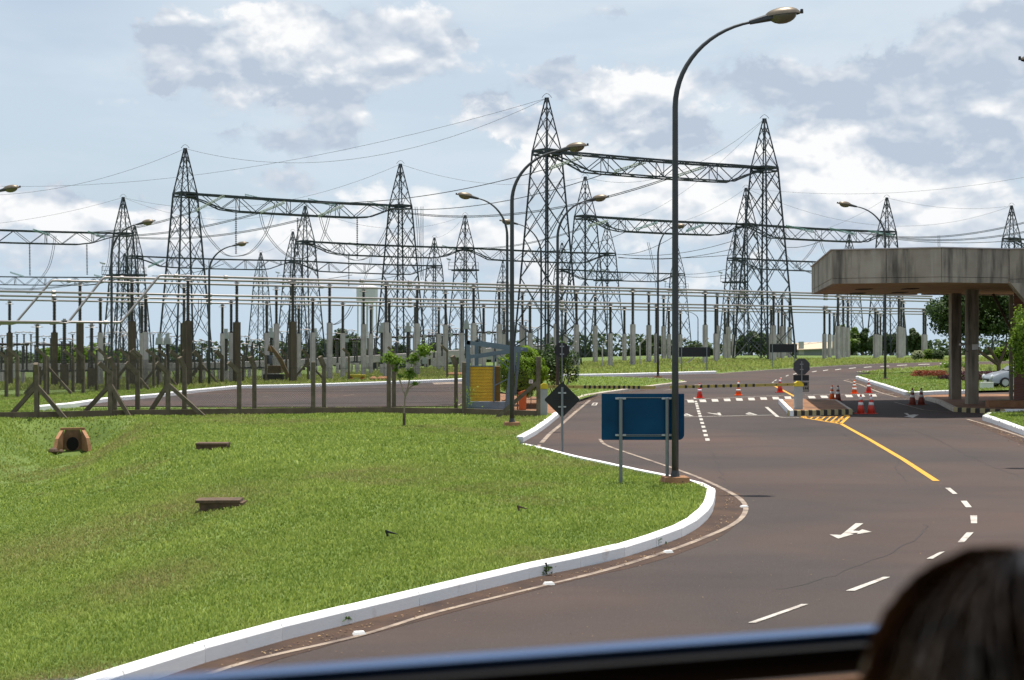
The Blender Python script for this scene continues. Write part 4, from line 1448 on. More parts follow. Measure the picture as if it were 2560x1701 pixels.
names = {'A': 'upper front', 'B': 'upper middle', 'C': 'upper rear', 'D': 'lower front', 'E': 'lower middle', 'F': 'lower rear'}
bends = {'A': (304, 399), 'B': (170, 260), 'C': (38, 130)}
for r_ in 'ABCDEF':
    root = thing('busbar_tube', row_pt(r_, 640), 'long pale aluminium bus tube, %s of the six' % names[r_], 'tube', 'long aluminium bus tubes')
    if r_ in bends:
        b0, b1 = bends[r_]
        pts = [row_pt(r_, -260, 4.15), row_pt(r_, b0 - 8, 4.15), row_pt(r_, b0, 4.2), row_pt(r_, b0 + 6, 4.4)]
        pts += [row_pt(r_, b1 - 6, 7.3), row_pt(r_, b1, 7.48), row_pt(r_, b1 + 8, 7.5)]
    else:
        pts = [row_pt(r_, -260)]
    pts += [row_pt(r_, x) for x in (700, 1200, 1700, 2100, 2330)]
    o = MB().tube(pts, .088 if r_ in 'ABC' else .08, 10).build('tube', M['tube'], root, smooth=True)
    xs = [435, 560, 900] if r_ == 'A' else [300, 720] if r_ == 'B' else [168, 800] if r_ == 'C' else [130, 520]
    for x in xs + [1020, 1400, 1850, 2060]:
        p = row_pt(r_, x); q = row_pt(r_, x + 8)
        MB().bar(p, q, .30, 8).build('coupling', M['tube'], root)
    if r_ in bends:
        p = row_pt(r_, bends[r_][0] - 45, 4.15); q = row_pt(r_, bends[r_][0] - 36, 4.15)
        MB().bar(p, q, .30, 8).build('coupling', M['tube'], root)


def ribbed(L, r=.15, core=.10, n=22):
    prof = [(.15, 0), (.15, .08), (core, .1)]
    st = (L - .2) / n
    for i in range(n):
        z = .1 + i * st
        prof += [(core, z + st * .1), (r, z + st * .45), (r, z + st * .6), (core, z + st * .85)]
    prof += [(core, L - .1), (.13, L - .08), (.13, L)]
    return prof


def mesh_of(mb, name, m, smooth=False):
    o = mb.build(name, m)
    me = o.data
    bpy.data.objects.remove(o)
    if smooth: me.polygons.foreach_set('use_smooth', [True] * len(me.polygons))
    return me


INS = {7.5: mesh_of(MB().lathe((0, 0, 0), ribbed(2.95), 8), 'insulator', M['porcelain'], True), 6.2: mesh_of(MB().lathe((0, 0, 0), ribbed(2.5), 8), 'insulator', M['porcelain'], True)}


def colmesh(w, m):
    mb = MB()
    # H section shaft of unit height, top at z = 1
    h = w / 2
    g_ = w * .16
    prof = [(-h, -h), (h, -h), (h, -g_), (h * .55, -g_ * .6), (h * .55, g_ * .6), (h, g_), (h, h), (-h, h), (-h, g_), (-h * .55, g_ * .6), (-h * .55, -g_ * .6), (-h, -g_)]
    mb.prism(prof, 0, 1)
    return mesh_of(mb, 'shaft', m)


SH = {'g7': colmesh(.35, M['concrete']), 'g6': colmesh(.31, M['concrete']), 'd7': colmesh(.45, M['darkconc']), 'd6': colmesh(.40, M['darkconc'])}
CAP = {}
mbc = MB()
mbc.box((0, 0, .05), (.34, .34, .05)); mbc.box((0, 0, .12), (.12, .3, .12)); mbc.box((0, 0, -.03), (.22, .22, .06))
CAPM = mesh_of(mbc, 'clamp', M['tube'])
RING = mesh_of(MB().tube([(.32 * math.cos(t), .32 * math.sin(t), 0) for t in [i * math.pi / 5 for i in range(10)]], .02, 4, closed=True), 'corona_ring', M['tube'])


def put(name, me, parent, loc=(0, 0, 0), scale=(1, 1, 1), rz=0):
    o = bpy.data.objects.new(name, me)
    COL.objects.link(o)
    o.parent = parent
    o.location = loc
    o.scale = scale
    o.rotation_euler = (0, 0, rz)
    return o


COLS = {'A': [(470, 'd'), (732, 'd'), (965, 'g'), (1184, 'g'), (1391, 'g'), (1582, 'g'), (1763, 'g'), (1934, 'g'), (2095, 'g'), (2247, 'g')],
        'B': [(330, 'd'), (592, 'd'), (824, 'g'), (1043, 'g'), (1248, 'g'), (1441, 'g'), (1622, 'g'), (1793, 'g'), (1955, 'g'), (2108, 'g'), (2253, 'g')],
        'C': [(200, 'd'), (460, 'd'), (691, 'g'), (909, 'g'), (1114, 'g'), (1306, 'g'), (1488, 'g'), (1659, 'g'), (1821, 'g'), (1974, 'g'), (2120, 'g'), (2259, 'g')],
        'D': [(364, 'g'), (782, 'g'), (973, 'g'), (1154, 'g'), (1325, 'g'), (1526, 'g'), (1641, 'g'), (1789, 'g'), (1928, 'g'), (2061, 'g'), (2188, 'g'), (2309, 'g')],
        'E': [(136, 'd'), (251, 'g'), (578, 'g'), (667, 'g'), (857, 'g'), (1038, 'g'), (1209, 'g'), (1371, 'g'), (1561, 'g'), (1672, 'g'), (1812, 'g'), (1946, 'g'), (2074, 'g'), (2194, 'g'), (2314, 'g')],
        'F': [(24, 'd'), (355, 'g'), (556, 'g'), (747, 'g'), (927, 'g'), (1097, 'g'), (1260, 'g'), (1414, 'g'), (1701, 'g'), (1834, 'g'), (1962, 'g'), (2085, 'g'), (2201, 'g')]}
for r_, lst in COLS.items():
    tz = ROWS[r_][1]
    ct = 4.3 if tz > 7 else 3.5
    for i, (px, kd) in enumerate(lst):
        p = row_pt(r_, px)
        g0 = H(p.x, p.y)
        lab = '%s post with black insulator, %s from left under the %s tube' % ('stained brown' if kd == 'd' else 'grey', ORD[i], names[r_])
        root = thing('insulator_post', (p.x, p.y, g0), lab, 'post', 'concrete insulator posts under the bus tubes')
        root.rotation_euler = (0, 0, R(35))
        put('shaft', SH[kd + ('7' if tz > 7 else '6')], root, (0, 0, -.3), (1, 1, ct - g0 + .3))
        ins = put('insulator', INS[tz], root, (0, 0, ct - g0))
        put('clamp', CAPM, ins, (0, 0, tz - ct - .22))
        put('corona_ring', RING, ins, (0, 0, tz - ct - .33))
# supports of the low bent tubes
for (px, rr, pz, lab) in ((93, 'B', 1.05, 'leftmost'), (229, 'A', 1.0, 'rightmost'), (161, 'A', 1.3, 'middle')):
    p = row_pt(rr, px)
    g0 = H(p.x, p.y)
    root = thing('insulator_post', (p.x, p.y, g0), '%s short stained pillar with tall insulator under the low bent tubes' % lab, 'post', 'supports of the low bent tubes')
    put('shaft', SH['d7'], root, (0, 0, -.3), (1, 1, pz - g0 + .3))
    ins = put('insulator', INS[7.5], root, (0, 0, pz - g0))
    put('clamp', CAPM, ins, (0, 0, 2.9))
    put('corona_ring', RING, ins, (0, 0, 2.8), (1.3, 1.3, 1))


# ------------------------------------------------------------------ other switchyard equipment
def breaker(px, y, label, w=2.6, hh=3.4):
    g0 = H((px - CX) / F * y, y)
    x = (px - CX) / F * y
    root = thing('circuit_breaker', (x, y, g0), label, 'breaker', 'breakers and switches behind the posts')
    c = Vector((x, y, g0))
    for s_ in (-1, 1):
        MB().box(c + Vector((s_ * w * .38, 0, .6)), (.3, .3, 1.2)).build('pedestal', M['concrete'], root)
        MB().lathe(c + Vector((s_ * w * .38, 0, 1.2)), ribbed(hh - 1.2, .12, .085, 16), 7).build('insulator', M['porcelain'], root, smooth=True)
        MB().lathe(c + Vector((s_ * .12, 0, hh + .12)), ribbed(w * .55, .14, .09, 12), 7, axis=(s_, 0, .03)).build('interrupter', M['porcelain'], root, smooth=True)
        e = c + Vector((s_ * w * .68, 0, hh + .15))
        MB().tube([e + Vector((0, .32 * math.cos(t), .32 * math.sin(t))) for t in [i * math.pi / 5 for i in range(10)]], .025, 4, closed=True).build('shield_ring', M['tube'], root)
    MB().box(c + Vector((0, 0, hh + .1)), (.34, .34, .4)).build('housing', M['boxgrey'], root)
    MB().box(c + Vector((0, -.1, .9)), (.5, .3, .7)).build('control_box', M['boxgrey'], root)


def transformer(px, y, label, hh=3.9):
    x = (px - CX) / F * y
    g0 = H(x, y)
    root = thing('instrument_transformer', (x, y, g0), label, 'transformer', 'instrument transformers behind the posts')
    c = Vector((x, y, g0))
    MB().box(c + Vector((0, 0, .5)), (.4, .4, 1.0)).build('pedestal', M['concrete'], root)
    MB().lathe(c + Vector((0, 0, 1.0)), ribbed(hh - 1.0, .19, .14, 20), 8).build('insulator', M['porcelain'], root, smooth=True)
    MB().box(c + Vector((0, 0, hh + .3)), (.62, .5, .55), 0, .8).box(c + Vector((0, 0, hh + .75)), (.3, .3, .36)).box(c + Vector((.1, 0, hh)), (.9, .1, .1)).build('head_box', M['boxgrey'], root)


def disconnector(px, y, label, n=3, hh=3.3):
    x = (px - CX) / F * y
    g0 = H(x, y)
    root = thing('disconnect_switch', (x, y, g0), label, 'switch', 'breakers and switches behind the posts')
    c = Vector((x, y, g0))
    MB().box(c + Vector((0, 0, 1.15)), (n * .8, .25, .14)).build('base_frame', M['steel'], root)
    for k in (-1, 1):
        MB().bar(c + Vector((k * n * .35, 0, 0)), c + Vector((k * n * .35, 0, 1.1)), .2).build('leg', M['concrete'], root)
    for k in range(n):
        q = c + Vector(((k - (n - 1) / 2) * .72, 0, 1.2))
        MB().lathe(q, ribbed(hh - 1.2, .10, .07, 14), 6).build('insulator', M['porcelain'], root, smooth=True)
        MB().tube([q + Vector((.24 * math.cos(t), 0, hh - 1.2 + .18 * math.sin(t) + .1)) for t in [i * math.pi / 4 for i in range(8)]], .022, 4, closed=True).build('shield_ring', M['tube'], root)
    MB().tube([c + Vector((-n * .42, 0, hh + .1)), c + Vector((0, 0, hh + .22)), c + Vector((n * .42, 0, hh + .1))], .04, 5).build('blade', M['tube'], root)


for i, (px, y) in enumerate([(30, 128), (135, 134), (868, 142), (1000, 146), (1062, 150), (1128, 152), (1222, 154), (1290, 156)]):
    breaker(px, y, 'breaker with two horizontal dark insulators, %s from the left' % ORD[i])
for i, (px, y) in enumerate([(565, 128), (678, 130), (399, 120), (419, 121), (955, 130), (1020, 135), (1166, 138), (788, 140)]):
    transformer(px, y, 'grey boxed instrument transformer on thick black insulator, %s listed leftwards to right' % ORD[i] if False else
                {565: 'grey box headed instrument transformer left of the fourth dark pillar', 678: 'grey box headed instrument transformer near the digger arm', 399: 'left of two squat transformers between the left pillars',
                 419: 'right of two squat transformers between the left pillars', 955: 'instrument transformer under the water tank', 1020: 'instrument transformer right of the water tank',
                 1166: 'instrument transformer behind the blue gate frame', 788: 'instrument transformer with round head in the middle left'}[px], 3.4 if px in (399, 419) else 3.9)
for i, (px, y) in enumerate([(5, 120), (88, 118), (165, 120), (222, 124), (262, 126), (505, 138), (528, 134), (610, 140), (640, 138), (650, 150), (895, 150), (920, 156), (980, 158), (1040, 160), (1085, 162), (1180, 160), (1245, 165), (1330, 168)]):
    disconnector(px, y, 'disconnect switch of black post insulators with rings, %s from the left' % ORD[i], 2 + i % 2, 3.0 + .35 * (i % 3))
for i, (px, y) in enumerate([(15, 140), (60, 145), (110, 150), (190, 148), (245, 150), (290, 146), (318, 140), (400, 150), (440, 155), (575, 152), (600, 160), (705, 160), (735, 165), (765, 150), (840, 165), (875, 172), (940, 170), (1010, 172), (1065, 176), (1110, 170), (1140, 178), (1200, 175), (1265, 178), (1300, 172)]):
    disconnector(px, y, 'far disconnect switch of tall black insulators, %s from the left' % ORD[i], 3 if i % 3 else 2, 4.3 + .4 * (i % 2))
# raised concrete cable duct along the back of the yard, left
a, b = Vector((-62, 120, 0)), Vector((6, 172, 0))
duct = thing('cable_duct', (a.x, a.y, H(a.x, a.y)), 'long raised pale concrete duct on short piers behind the left fence', 'duct')
n = 14
for i in range(n):
    p, q = a.lerp(b, i / n), a.lerp(b, (i + .985) / n)
    zp = H(p.x, p.y)
    MB().bar((p.x, p.y, zp + 1.35), (q.x, q.y, H(q.x, q.y) + 1.35), .78).build('duct_section', M['concrete'], duct)
    MB().box((p.x, p.y, zp + .45), (.4, .4, 1.1)).build('pier', M['concrete'], duct)
# white water tank on legs
y = 330
c = at(918, 718, y)
tank = thing('water_tank', (c.x, y, H(c.x, y)), 'white cylindrical water tank on slim legs behind the bus tubes', 'tank')
MB().lathe((c.x, y, c.z - 3.4), [(1.0, -.5), (2.55, 0), (2.55, 3.4), (1.2, 3.9), (.1, 4.1)], 20).build('tank_body', M['tankwhite'], tank, smooth=False)
for k in range(6):
    t = k * math.pi / 3
    MB().bar((c.x + 2.2 * math.cos(t), y + 2.2 * math.sin(t), H(c.x, y)), (c.x + 2.2 * math.cos(t), y + 2.2 * math.sin(t), c.z - 3.3), .3).build('leg', M['tankwhite'], tank)
MB().bar((c.x, y, H(c.x, y)), (c.x, y, c.z - 3.3), .5, 8).build('riser_pipe', M['tankwhite'], tank)
# far building right
y = 235
p0, p1 = at(1985, 903, y), at(2062, 903, y)
g0 = H(p0.x, y)
bd = thing('warehouse', (p0.x, y, g0), 'low grey building with pale sloping roof left of the canopy', 'building')
tz_ = at(0, 872, y).z
MB().box(((p0.x + p1.x) / 2, y + 5, (g0 + tz_) / 2), (p1.x - p0.x + 6, 10, tz_ - g0)).build('wall', M['wallgrey'], bd)
MB().add([(p0.x - 3.5, y - .6, tz_ - .3), (p1.x + 3.5, y - .6, tz_ + .2), (p1.x + 3.5, y + 5, tz_ + 1.25), (p0.x - 3.5, y + 5, tz_ + .75), (p0.x - 3.5, y + 10.6, tz_ - .3), (p1.x + 3.5, y + 10.6, tz_ + .2),
          (p0.x - 3.5, y - .6, tz_ - .45), (p1.x + 3.5, y - .6, tz_ + .05), (p1.x + 3.5, y + 10.6, tz_ + .05), (p0.x - 3.5, y + 10.6, tz_ - .45)],
         [(0, 1, 2, 3), (3, 2, 5, 4), (6, 7, 1, 0), (9, 8, 7, 6), (7, 8, 5, 2, 1), (9, 6, 0, 3, 4), (8, 9, 4, 5)]).build('roof', M['roofpale'], bd)
MB().box((p0.x + 1.2, y - .05, g0 + 1.5), (.9, .1, 2.2)).build('door', M['wallpale'], bd)
for (x0, x1, yt, yy, lab) in ((1760, 1800, 884, 240, 'low pale distant shed right of the left black board'), (1905, 1950, 884, 250, 'low pale distant shed under the right black board'), (2440, 2560, 893, 190, 'long low reddish wall behind the pillars')):
    p, q = at(x0, 905, yy), at(x1, 905, yy)
    g0 = H(p.x, yy)
    t_ = at(0, yt, yy).z
    bd = thing('shed', (p.x, yy, g0), lab, 'building')
    MB().box(((p.x + q.x) / 2, yy + 3, (g0 + t_) / 2), (q.x - p.x, 6, t_ - g0)).build('wall', M['wallpale'] if yy > 200 else M['brick'], bd)
    MB().box(((p.x + q.x) / 2, yy + 3, t_ + .08), (q.x - p.x + .6, 6.6, .16)).build('roof', M['roofpale'], bd)
# yellow digger behind the posts
y = 118
c = ground_at(700, 955)
c = Vector((c.x, c.y, c.z))
ex = thing('excavator', c, 'dirty yellow digger with raised folded arm behind the posts', 'excavator')
MB().bar(at(676, 866, c.y), at(700, 898, c.y), .22, w2=.34).build('stick', M['excav'], ex)
MB().bar(at(700, 898, c.y), at(722, 944, c.y), .34, w2=.26).build('boom', M['excav'], ex)
MB().box(c + Vector((-.6, .6, .35)), (1.6, 1.0, .5)).build('track', M['rubber'], ex)
MB().box(c + Vector((-.5, .7, 1.0)), (1.1, 1.0, .6), 0, .92).build('body', M['excav'], ex)
MB().box(c + Vector((-1.0, .7, 1.8)), (.6, .7, .7), 0, .9).build('cab', M['carglass'], ex)
MB().add([at(672, 862, c.y + .3), at(682, 870, c.y + .3), at(680, 880, c.y - .3), at(668, 878, c.y - .3), at(672, 862, c.y - .3)], [(0, 1, 2, 3), (0, 4, 3), (0, 1, 4), (1, 2, 4), (2, 3, 4)]).build('bucket', M['excav'], ex)
p = ground_at(893, 952)
tr = thing('cart', p, 'bright yellow low cart on the grass behind the posts', 'cart')
MB().box(p + Vector((0, 0, .35)), (1.3, .7, .22)).build('tray', M['yellow'], tr)
for s_ in (-.45, .45): MB().lathe(p + Vector((s_, -.35, .17)), [(.17, 0), (.17, .08)], 10, axis=(0, 1, 0)).build('wheel', M['coneorange'], tr)
MB().bar(p + Vector((-.6, 0, .45)), p + Vector((-.75, 0, .75)), .06).build('handle', M['yellow'], tr)
for (px, py, r_, lab) in ((955, 952, .35, 'heap of reddish stones beside the yellow cart'), (1128, 941, .4, 'heap of reddish stones left of the blue gate frame')):
    p = ground_at(px, py)
    root = thing('stone_heap', p, lab, 'stones')
    for k in range(5):
        q = p + Vector((random.uniform(-.7, .7), random.uniform(-.3, .3), .12))
        MB().lathe(q, [(.05, -.16), (.26, -.08), (.3, .06), (.12, .2)], 6).build('stone', M['terracotta'], root)


# ------------------------------------------------------------------ fences
def crank_post(root, base, h_, brace=(), m=None, lean=.38, w=.13, side=-1):
    """concrete post with a cranked head; brace = list of horizontal offsets of brace feet"""
    m = m or M['postconc']
    b = Vector(base)
    MB().bar(b - Vector((0, 0, .2)), b + Vector((0, 0, h_ * .84)), w).bar(b + Vector((0, 0, h_ * .82)), b + Vector((side * lean * .8, -lean * .5, h_)), w).build('post', m, root)
    for (dx, dy) in brace:
        foot = Vector((b.x + dx, b.y + dy, H(b.x + dx, b.y + dy) + .05))
        MB().bar(foot, b + Vector((0, 0, h_ * .62)), w * .95).build('brace', m, root)


def chain_link(root, a, b, h_, cell=.075, r=.0016, lift=.12):
    a, b = Vector(a), Vector(b)
    L = (b - a).length
    u = (b - a) / L
    nrm = Vector((u.y, -u.x, 0)).normalized()
    mb = MB()
    n = int((L + h_) / cell)
    vs, fs = [], []
    for sgn in (1, -1):
        for i in range(n):
            s0 = i * cell - (h_ if sgn > 0 else 0)
            s1 = s0 + h_ * sgn
            z0, z1 = 0, h_
            # clip to the panel
            if sgn > 0:
                if s0 < 0: z0 = -s0; s0 = 0
                if s1 > L: z1 = h_ - (s1 - L); s1 = L
            else:
                if s0 > L: z0 = s0 - L; s0 = L
                if s1 < 0: z1 = h_ + s1; s1 = 0
            if z1 - z0 < .03: continue
            p = a + u * s0 + Vector((0, 0, z0 + lift)); q = a + u * s1 + Vector((0, 0, z1 + lift))
            d = (q - p).normalized()
            e = d.cross(nrm) * r
            k = len(vs)
            vs += [p + e, p - e * .5 + nrm * r, p - e * .5 - nrm * r, q + e, q - e * .5 + nrm * r, q - e * .5 - nrm * r]
            fs += [(k, k + 1, k + 4, k + 3), (k + 1, k + 2, k + 5, k + 4), (k + 2, k, k + 3, k + 5)]
    mb.add(vs, fs)
    mb.build('wire_mesh', M['chainwire'], root, kind='stuff')
    for z in (.3, h_ * .5, h_):
        MB().bar(a + Vector((0, 0, z + lift)), b + Vector((0, 0, z + lift)), .006).build('strand', M['chainwire'], root)


FB = [Vector((p[0], p[1], H(p[0], p[1]))) for p in FENCE]
root = thing('fence', FB[4], 'front chain link fence with brown concrete posts and low plinth beyond the near lawn', 'fence')
info = {0: [(-1.6, .1)], 5: [(-.85, .1), (1.4, 0)], 6: [(-1.2, .1), (.75, .0)], 7: [(-1.15, .1), (1.05, .1)]}
for i, p in enumerate(FB):
    crank_post(root, p, 2.35 if i in (0,) else 2.12, info.get(i, ()), side=-1 if i in (5, 6, 4) else .1, w=.15, lean=.45 if i in (4, 5, 6, 7) else .06)
crank_post(root, ground_at(344, 1049), 2.12, (), side=-1, w=.15, lean=.45)
for a, b in zip(FB[:-1], FB[1:]):
    chain_link(root, a, b, 1.75)
    n = max(1, int((b - a).length / 2.6))
    for k in range(n):
        p, q = a.lerp(b, k / n), a.lerp(b, (k + .99) / n)
        d = q - p
        MB().box(((p.x + q.x) / 2, (p.y + q.y) / 2, .12), (d.length, .14, .5), math.atan2(d.y, d.x)).build('plinth_slab', M['plinth'], root)
RFB = [ground_at(x, y_) for x, y_ in ((1140, 1030), (985, 1034), (810, 1035), (636, 1038), (461, 1043), (286, 1046))]
root = thing('fence', RFB[2], 'second chain link fence of single posts just behind the front one', 'fence')
for p in RFB: crank_post(root, p, 2.3, (), side=-.6, w=.15, lean=.3)
for a, b in zip(RFB[:-1], RFB[1:]): chain_link(root, a, b, 1.75, .1)
F3 = [ground_at(*p) for p in [(-60, 997), (16, 993), (119, 987), (241, 979), (345, 972), (442, 966), (553, 961), (665, 957), (770, 955), (872, 953), (985, 950), (1118, 946)]]
root = thing('fence', F3[3], 'long back fence of cranked brown posts along the left road', 'fence')
pts = densify([tuple(p[:2]) for p in F3], 3.0)
for i, p in enumerate(pts):
    if i % 1 == 0:
        crank_post(root, (p[0], p[1], H(*p)), 2.5, [(-1.3, .1), (1.3, .1)] if i % 5 == 2 else (), side=-1, lean=.55, w=.15)
for a, b in zip(F3[:-1], F3[1:]): chain_link(root, a, b, 1.9, .12, .0034, lift=0)
root = thing('fence', F3[3] + Vector((0, 3, 0)), 'second row of cranked brown posts behind the back fence', 'fence')
pts = densify([(p[0] + 1.2, p[1] + 2.6) for p in F3[:8]], 2.7)
for i, p in enumerate(pts):
    crank_post(root, (p[0], p[1], H(*p)), 2.6, [(-1.3, .1), (1.3, .1)] if i % 6 == 4 else (), side=-1, lean=.55, w=.16)
for a, b in zip(F3[:7], F3[1:8]): chain_link(root, a + Vector((1.2, 2.6, 0)), b + Vector((1.2, 2.6, 0)), 1.9, .12, .0034, lift=0)
F4 = [ground_at(*p) for p in [(1330, 925), (1430, 920), (1506, 917), (1600, 914), (1700, 911), (1760, 910)]]
root = thing('fence', F4[3], 'fence of thin cranked posts behind the far grass bank', 'fence')
pts = densify([tuple(p[:2]) for p in F4], 2.6)
for i, p in enumerate(pts):
    crank_post(root, (p[0], p[1], H(*p)), 2.3, [(-1.5, .1)] if i % 4 == 1 else (), side=1, lean=.45, w=.11, m=M['concrete'])
for a, b in zip(F4[:-1], F4[1:]): chain_link(root, a, b, 1.8, .3, .004, lift=0)


# ------------------------------------------------------------------ street lamps
def lamp(base, height, reach, side, label, arm_frac=.19, r=.075, gang='street lamps', footing=True):
    """pole with a curved arm in the plane facing the viewer; side +1 bends right"""
    b = Vector(base)
    root = thing('street_lamp', b, label, 'street lamp', gang)
    k = height / 9.4
    ny = 14
    z0 = height * .80
    pts = [b, b + Vector((0, 0, height * .3)), b + Vector((0, 0, height * .6)), b + Vector((0, 0, z0))]
    rr = [r * 1.05, r, r * .92, r * .85]
    R_, V_ = reach * .72, height * .98 - z0
    for i in range(1, ny + 1):
        t = i / ny * R(80)
        pts.append(b + Vector((side * R_ * (1 - math.cos(t)) / (1 - math.cos(R(80))), 0, z0 + V_ * math.sin(t) / math.sin(R(80)))))
        rr.append(r * (.85 - .45 * i / ny))
    MB().tube(pts, rr, 10).build('pole', M['lampmetal'], root, smooth=True)
    e = pts[-1]
    h2 = e + Vector((side * reach * .13, 0, reach * .035))
    MB().bar(e + Vector((-side * .05, 0, -.01)), h2 + Vector((side * .12 * k, 0, .03)), .09 * k, 6, w2=.17 * k).build('bracket', M['lampmetal'], root)
    c = h2 + Vector((side * .33 * k, 0, .06))
    # cobra head: egg shaped hood, glass bowl below
    for nm, zs, mm, zo in (('hood', 1, M['lamphead'], 0.0), ('lens', -1, M['lampglass'], 0.0)):
        vs, fs = [], []
        nu, nv = 14, 5
        for j in range(nv + 1):
            v = j / nv * math.pi / 2
            for i in range(nu):
                u = 2 * math.pi * i / nu
                lx = .36 * k * (1.0 if zs > 0 else .78)
                ly = .17 * k * (1.0 if zs > 0 else .85)
                lz = (.16 if zs > 0 else .17) * k
                x = math.cos(u) * lx * math.cos(v)
                wdt = ly * (1 - .25 * (-math.cos(u)))
                vs.append(c + Vector((side * x, math.sin(u) * wdt * math.cos(v), zs * lz * math.sin(v) + side * 0 + .10 * x)))
        for j in range(nv):
            for i in range(nu):
                f = (j * nu + i, j * nu + (i + 1) % nu, (j + 1) * nu + (i + 1) % nu, (j + 1) * nu + i)
                fs.append(f)
        MB().add(vs, fs).build(nm, mm, root, smooth=True)
    q = c + Vector((side * .38 * k, 0, .04 * k))
    MB().lathe(q, [(.035 * k, 0), (.03 * k, .08 * k)], 8).build('photocell', M['black'], root)
    if footing:
        MB().lathe(b, [(r * 1.9, .0), (r * 1.25, .22), (r * 1.03, .3)], 10).build('base_sleeve', M['lampmetal'], root)
        MB().box(b + Vector((0, 0, .04)), (.56, .5, .26), .1, .85).build('footing', M['terracotta'], root)
    return root


def lamp_px(bx, by, topy, headx, side, label, y=None, r=.075, footing=True, reach=None):
    p = ground_at(bx, by) if y is None else Vector(((bx - CX) / F * y, y, H((bx - CX) / F * y, y)))
    if p.y < 60: p.z += .1
    tz = at(bx, topy, p.y).z
    rc = reach if reach else abs(headx - bx) / F * p.y
    lamp(p, tz - p.z, rc, side, label, r=r, footing=footing)
    return p


lamp_px(1688, 1226, 32, 1955, 1, 'near tall curved street lamp beside the blue sign', r=.066)
lamp_px(1280, 1076, 364, 1440, 1, 'second curved lamp, on the lawn by the blue gate frame', r=.075)
lamp_px(1394, 0, 492, 1497, 1, 'curved lamp behind the black diamond sign', y=65)
lamp_px(1268, 0, 486, 1165, -1, 'lamp bending left behind the lamp on the lawn', y=65, r=.07)
lamp_px(1353, 0, 552, 1270, -1, 'smaller lamp bending left, in front of the tallest tower', y=79, r=.06)
lamp_px(1645, 947, 562, 1693, 1, 'slim lamp on the middle lawn, just left of the near pole', r=.075)
lamp_px(2213, 953, 508, 2112, -1, 'lamp bending left on the flowered lawn by the canopy', r=.08)
lamp_px(279, 972, 553, 368, 1, 'left curved lamp by the floodlit tower', y=82, r=.08, footing=False)
lamp_px(523, 966, 608, 605, 1, 'small curved lamp below the left beam', y=97, r=.09, footing=False)
lamp_px(-85, 0, 468, 25, 1, 'lamp with only its head showing at the left edge', y=62)
lamp_px(552, 0, 851, 497, -1, 'low short lamp bending left behind the dark pillars', y=125, r=.06, footing=False)
lamp_px(1208, 0, 811, 1168, -1, 'low pale lamp arc behind the blue gate frame', y=140, r=.06, footing=False)
lamp_px(1745, 0, 777, 1704, -1, 'far small lamp bending left right of the near pole', y=170, r=.06, footing=False)
lamp_px(2850, 0, 150, 2585, -1, 'lamp whose head tip just shows at the upper right edge', y=33.5)
# pole on the lawn has loose black cable at the foot
p = ground_at(1688, 1226)
pts = [p + Vector((.13 * math.cos(t * .9) + .05, -.1 + .13 * math.sin(t * 1.3), .12 + .12 * abs(math.sin(t * .7)))) for t in range(22)]
tag(MB().tube([Vector(q) for q in catmull([(q.x, q.y) for q in pts], 1) and pts] + [p + Vector((.55, -.25, .1))], .012, 5).build('cable', M['rubber'], origin=p), 'black loose cable coiled at the foot of the near lamp', 'cable')


# ------------------------------------------------------------------ signs
def sign_post(root, x, y, z0, z1, r=.032, name='post'):
    MB().bar((x, y, z0), (x, y, z1), r * 2, 10).build(name, M['signpost'], root, smooth=False)


p = ground_at(1407, 1142); y = p.y
c = at(1405.5, 1000, y)
root = thing('road_sign', p, 'black back of a diamond shaped sign on a grey post', 'sign')
hd = 45.5 / F * y
rc = .05
dia = []
for k in range(4):
    a0 = R(90) * k
    ctr = Vector((math.cos(a0), math.sin(a0))) * (hd - rc * 1.41)
    for j in range(-2, 3):
        t = a0 + R(45) * j / 2
        dia.append((ctr.x + rc * math.cos(t), ctr.y + rc * math.sin(t)))
MB().plate(dia, -.004, .004, (c.x, y + .05, c.z)).build('plate', M['black'], root)
sign_post(root, c.x, y, .08, c.z + .32)
for dz in (.175, -.18):
    MB().box((c.x, y + .03, c.z + dz), (.2, .03, .035)).build('bracket', M['bracket'], root)
MB().box((c.x - .0, y + .04, c.z), (.40, .012, .012)).build('stiffener', M['black'], root)

p = ground_at(1552, 1225); y = p.y
L_, R_ = at(1504.5, 1101, y), at(1711.6, 985, y)
root = thing('road_sign', p, 'large dark blue back of a rectangular sign on two posts', 'sign')
rc = .11
W_, Hh = R_.x - L_.x, R_.z - L_.z
pl = [(0, 0)] + [(W_ - rc + rc * math.cos(t), rc + rc * math.sin(t)) for t in [R(-90 + 15 * i) for i in range(7)]] + [(W_, Hh), (0, Hh)]
MB().plate(pl, -.004, .004, (L_.x, y + .07, L_.z)).build('plate', M['bluesign'], root)
for px in (1552, 1668):
    q = at(px, 0, y)
    sign_post(root, q.x, y, .08, R_.z - .085, .036)
    for dz in (Hh - .095, .1):
        MB().box((q.x, y + .045, L_.z + dz), (.21, .04, .035)).build('bracket', M['bracket'], root)
for dz in (Hh - .08, .105, .08):
    MB().box((L_.x + W_ * .54, y + .056, L_.z + dz), (W_ * .72, .02, .012)).build('stiffener', M['signpost'], root)


def octagon(c, r, y0, y1):
    return MB().plate([(r * math.cos(R(22.5 + 45 * i)), r * math.sin(R(22.5 + 45 * i))) for i in range(8)], y0, y1, c)


y = 61
c = at(1405, 876, y)
root = thing('road_sign', (c.x, y, 0), 'black back of an octagonal stop sign behind the diamond sign', 'sign')
octagon((c.x, y + .05, c.z), 20 / F * y, -.004, .004).build('plate', M['black'], root)
sign_post(root, c.x, y, 0, c.z + .3)
for dz in (.17, -.17): MB().box((c.x, y + .03, c.z + dz), (.18, .03, .04)).build('bracket', M['bracket'], root)
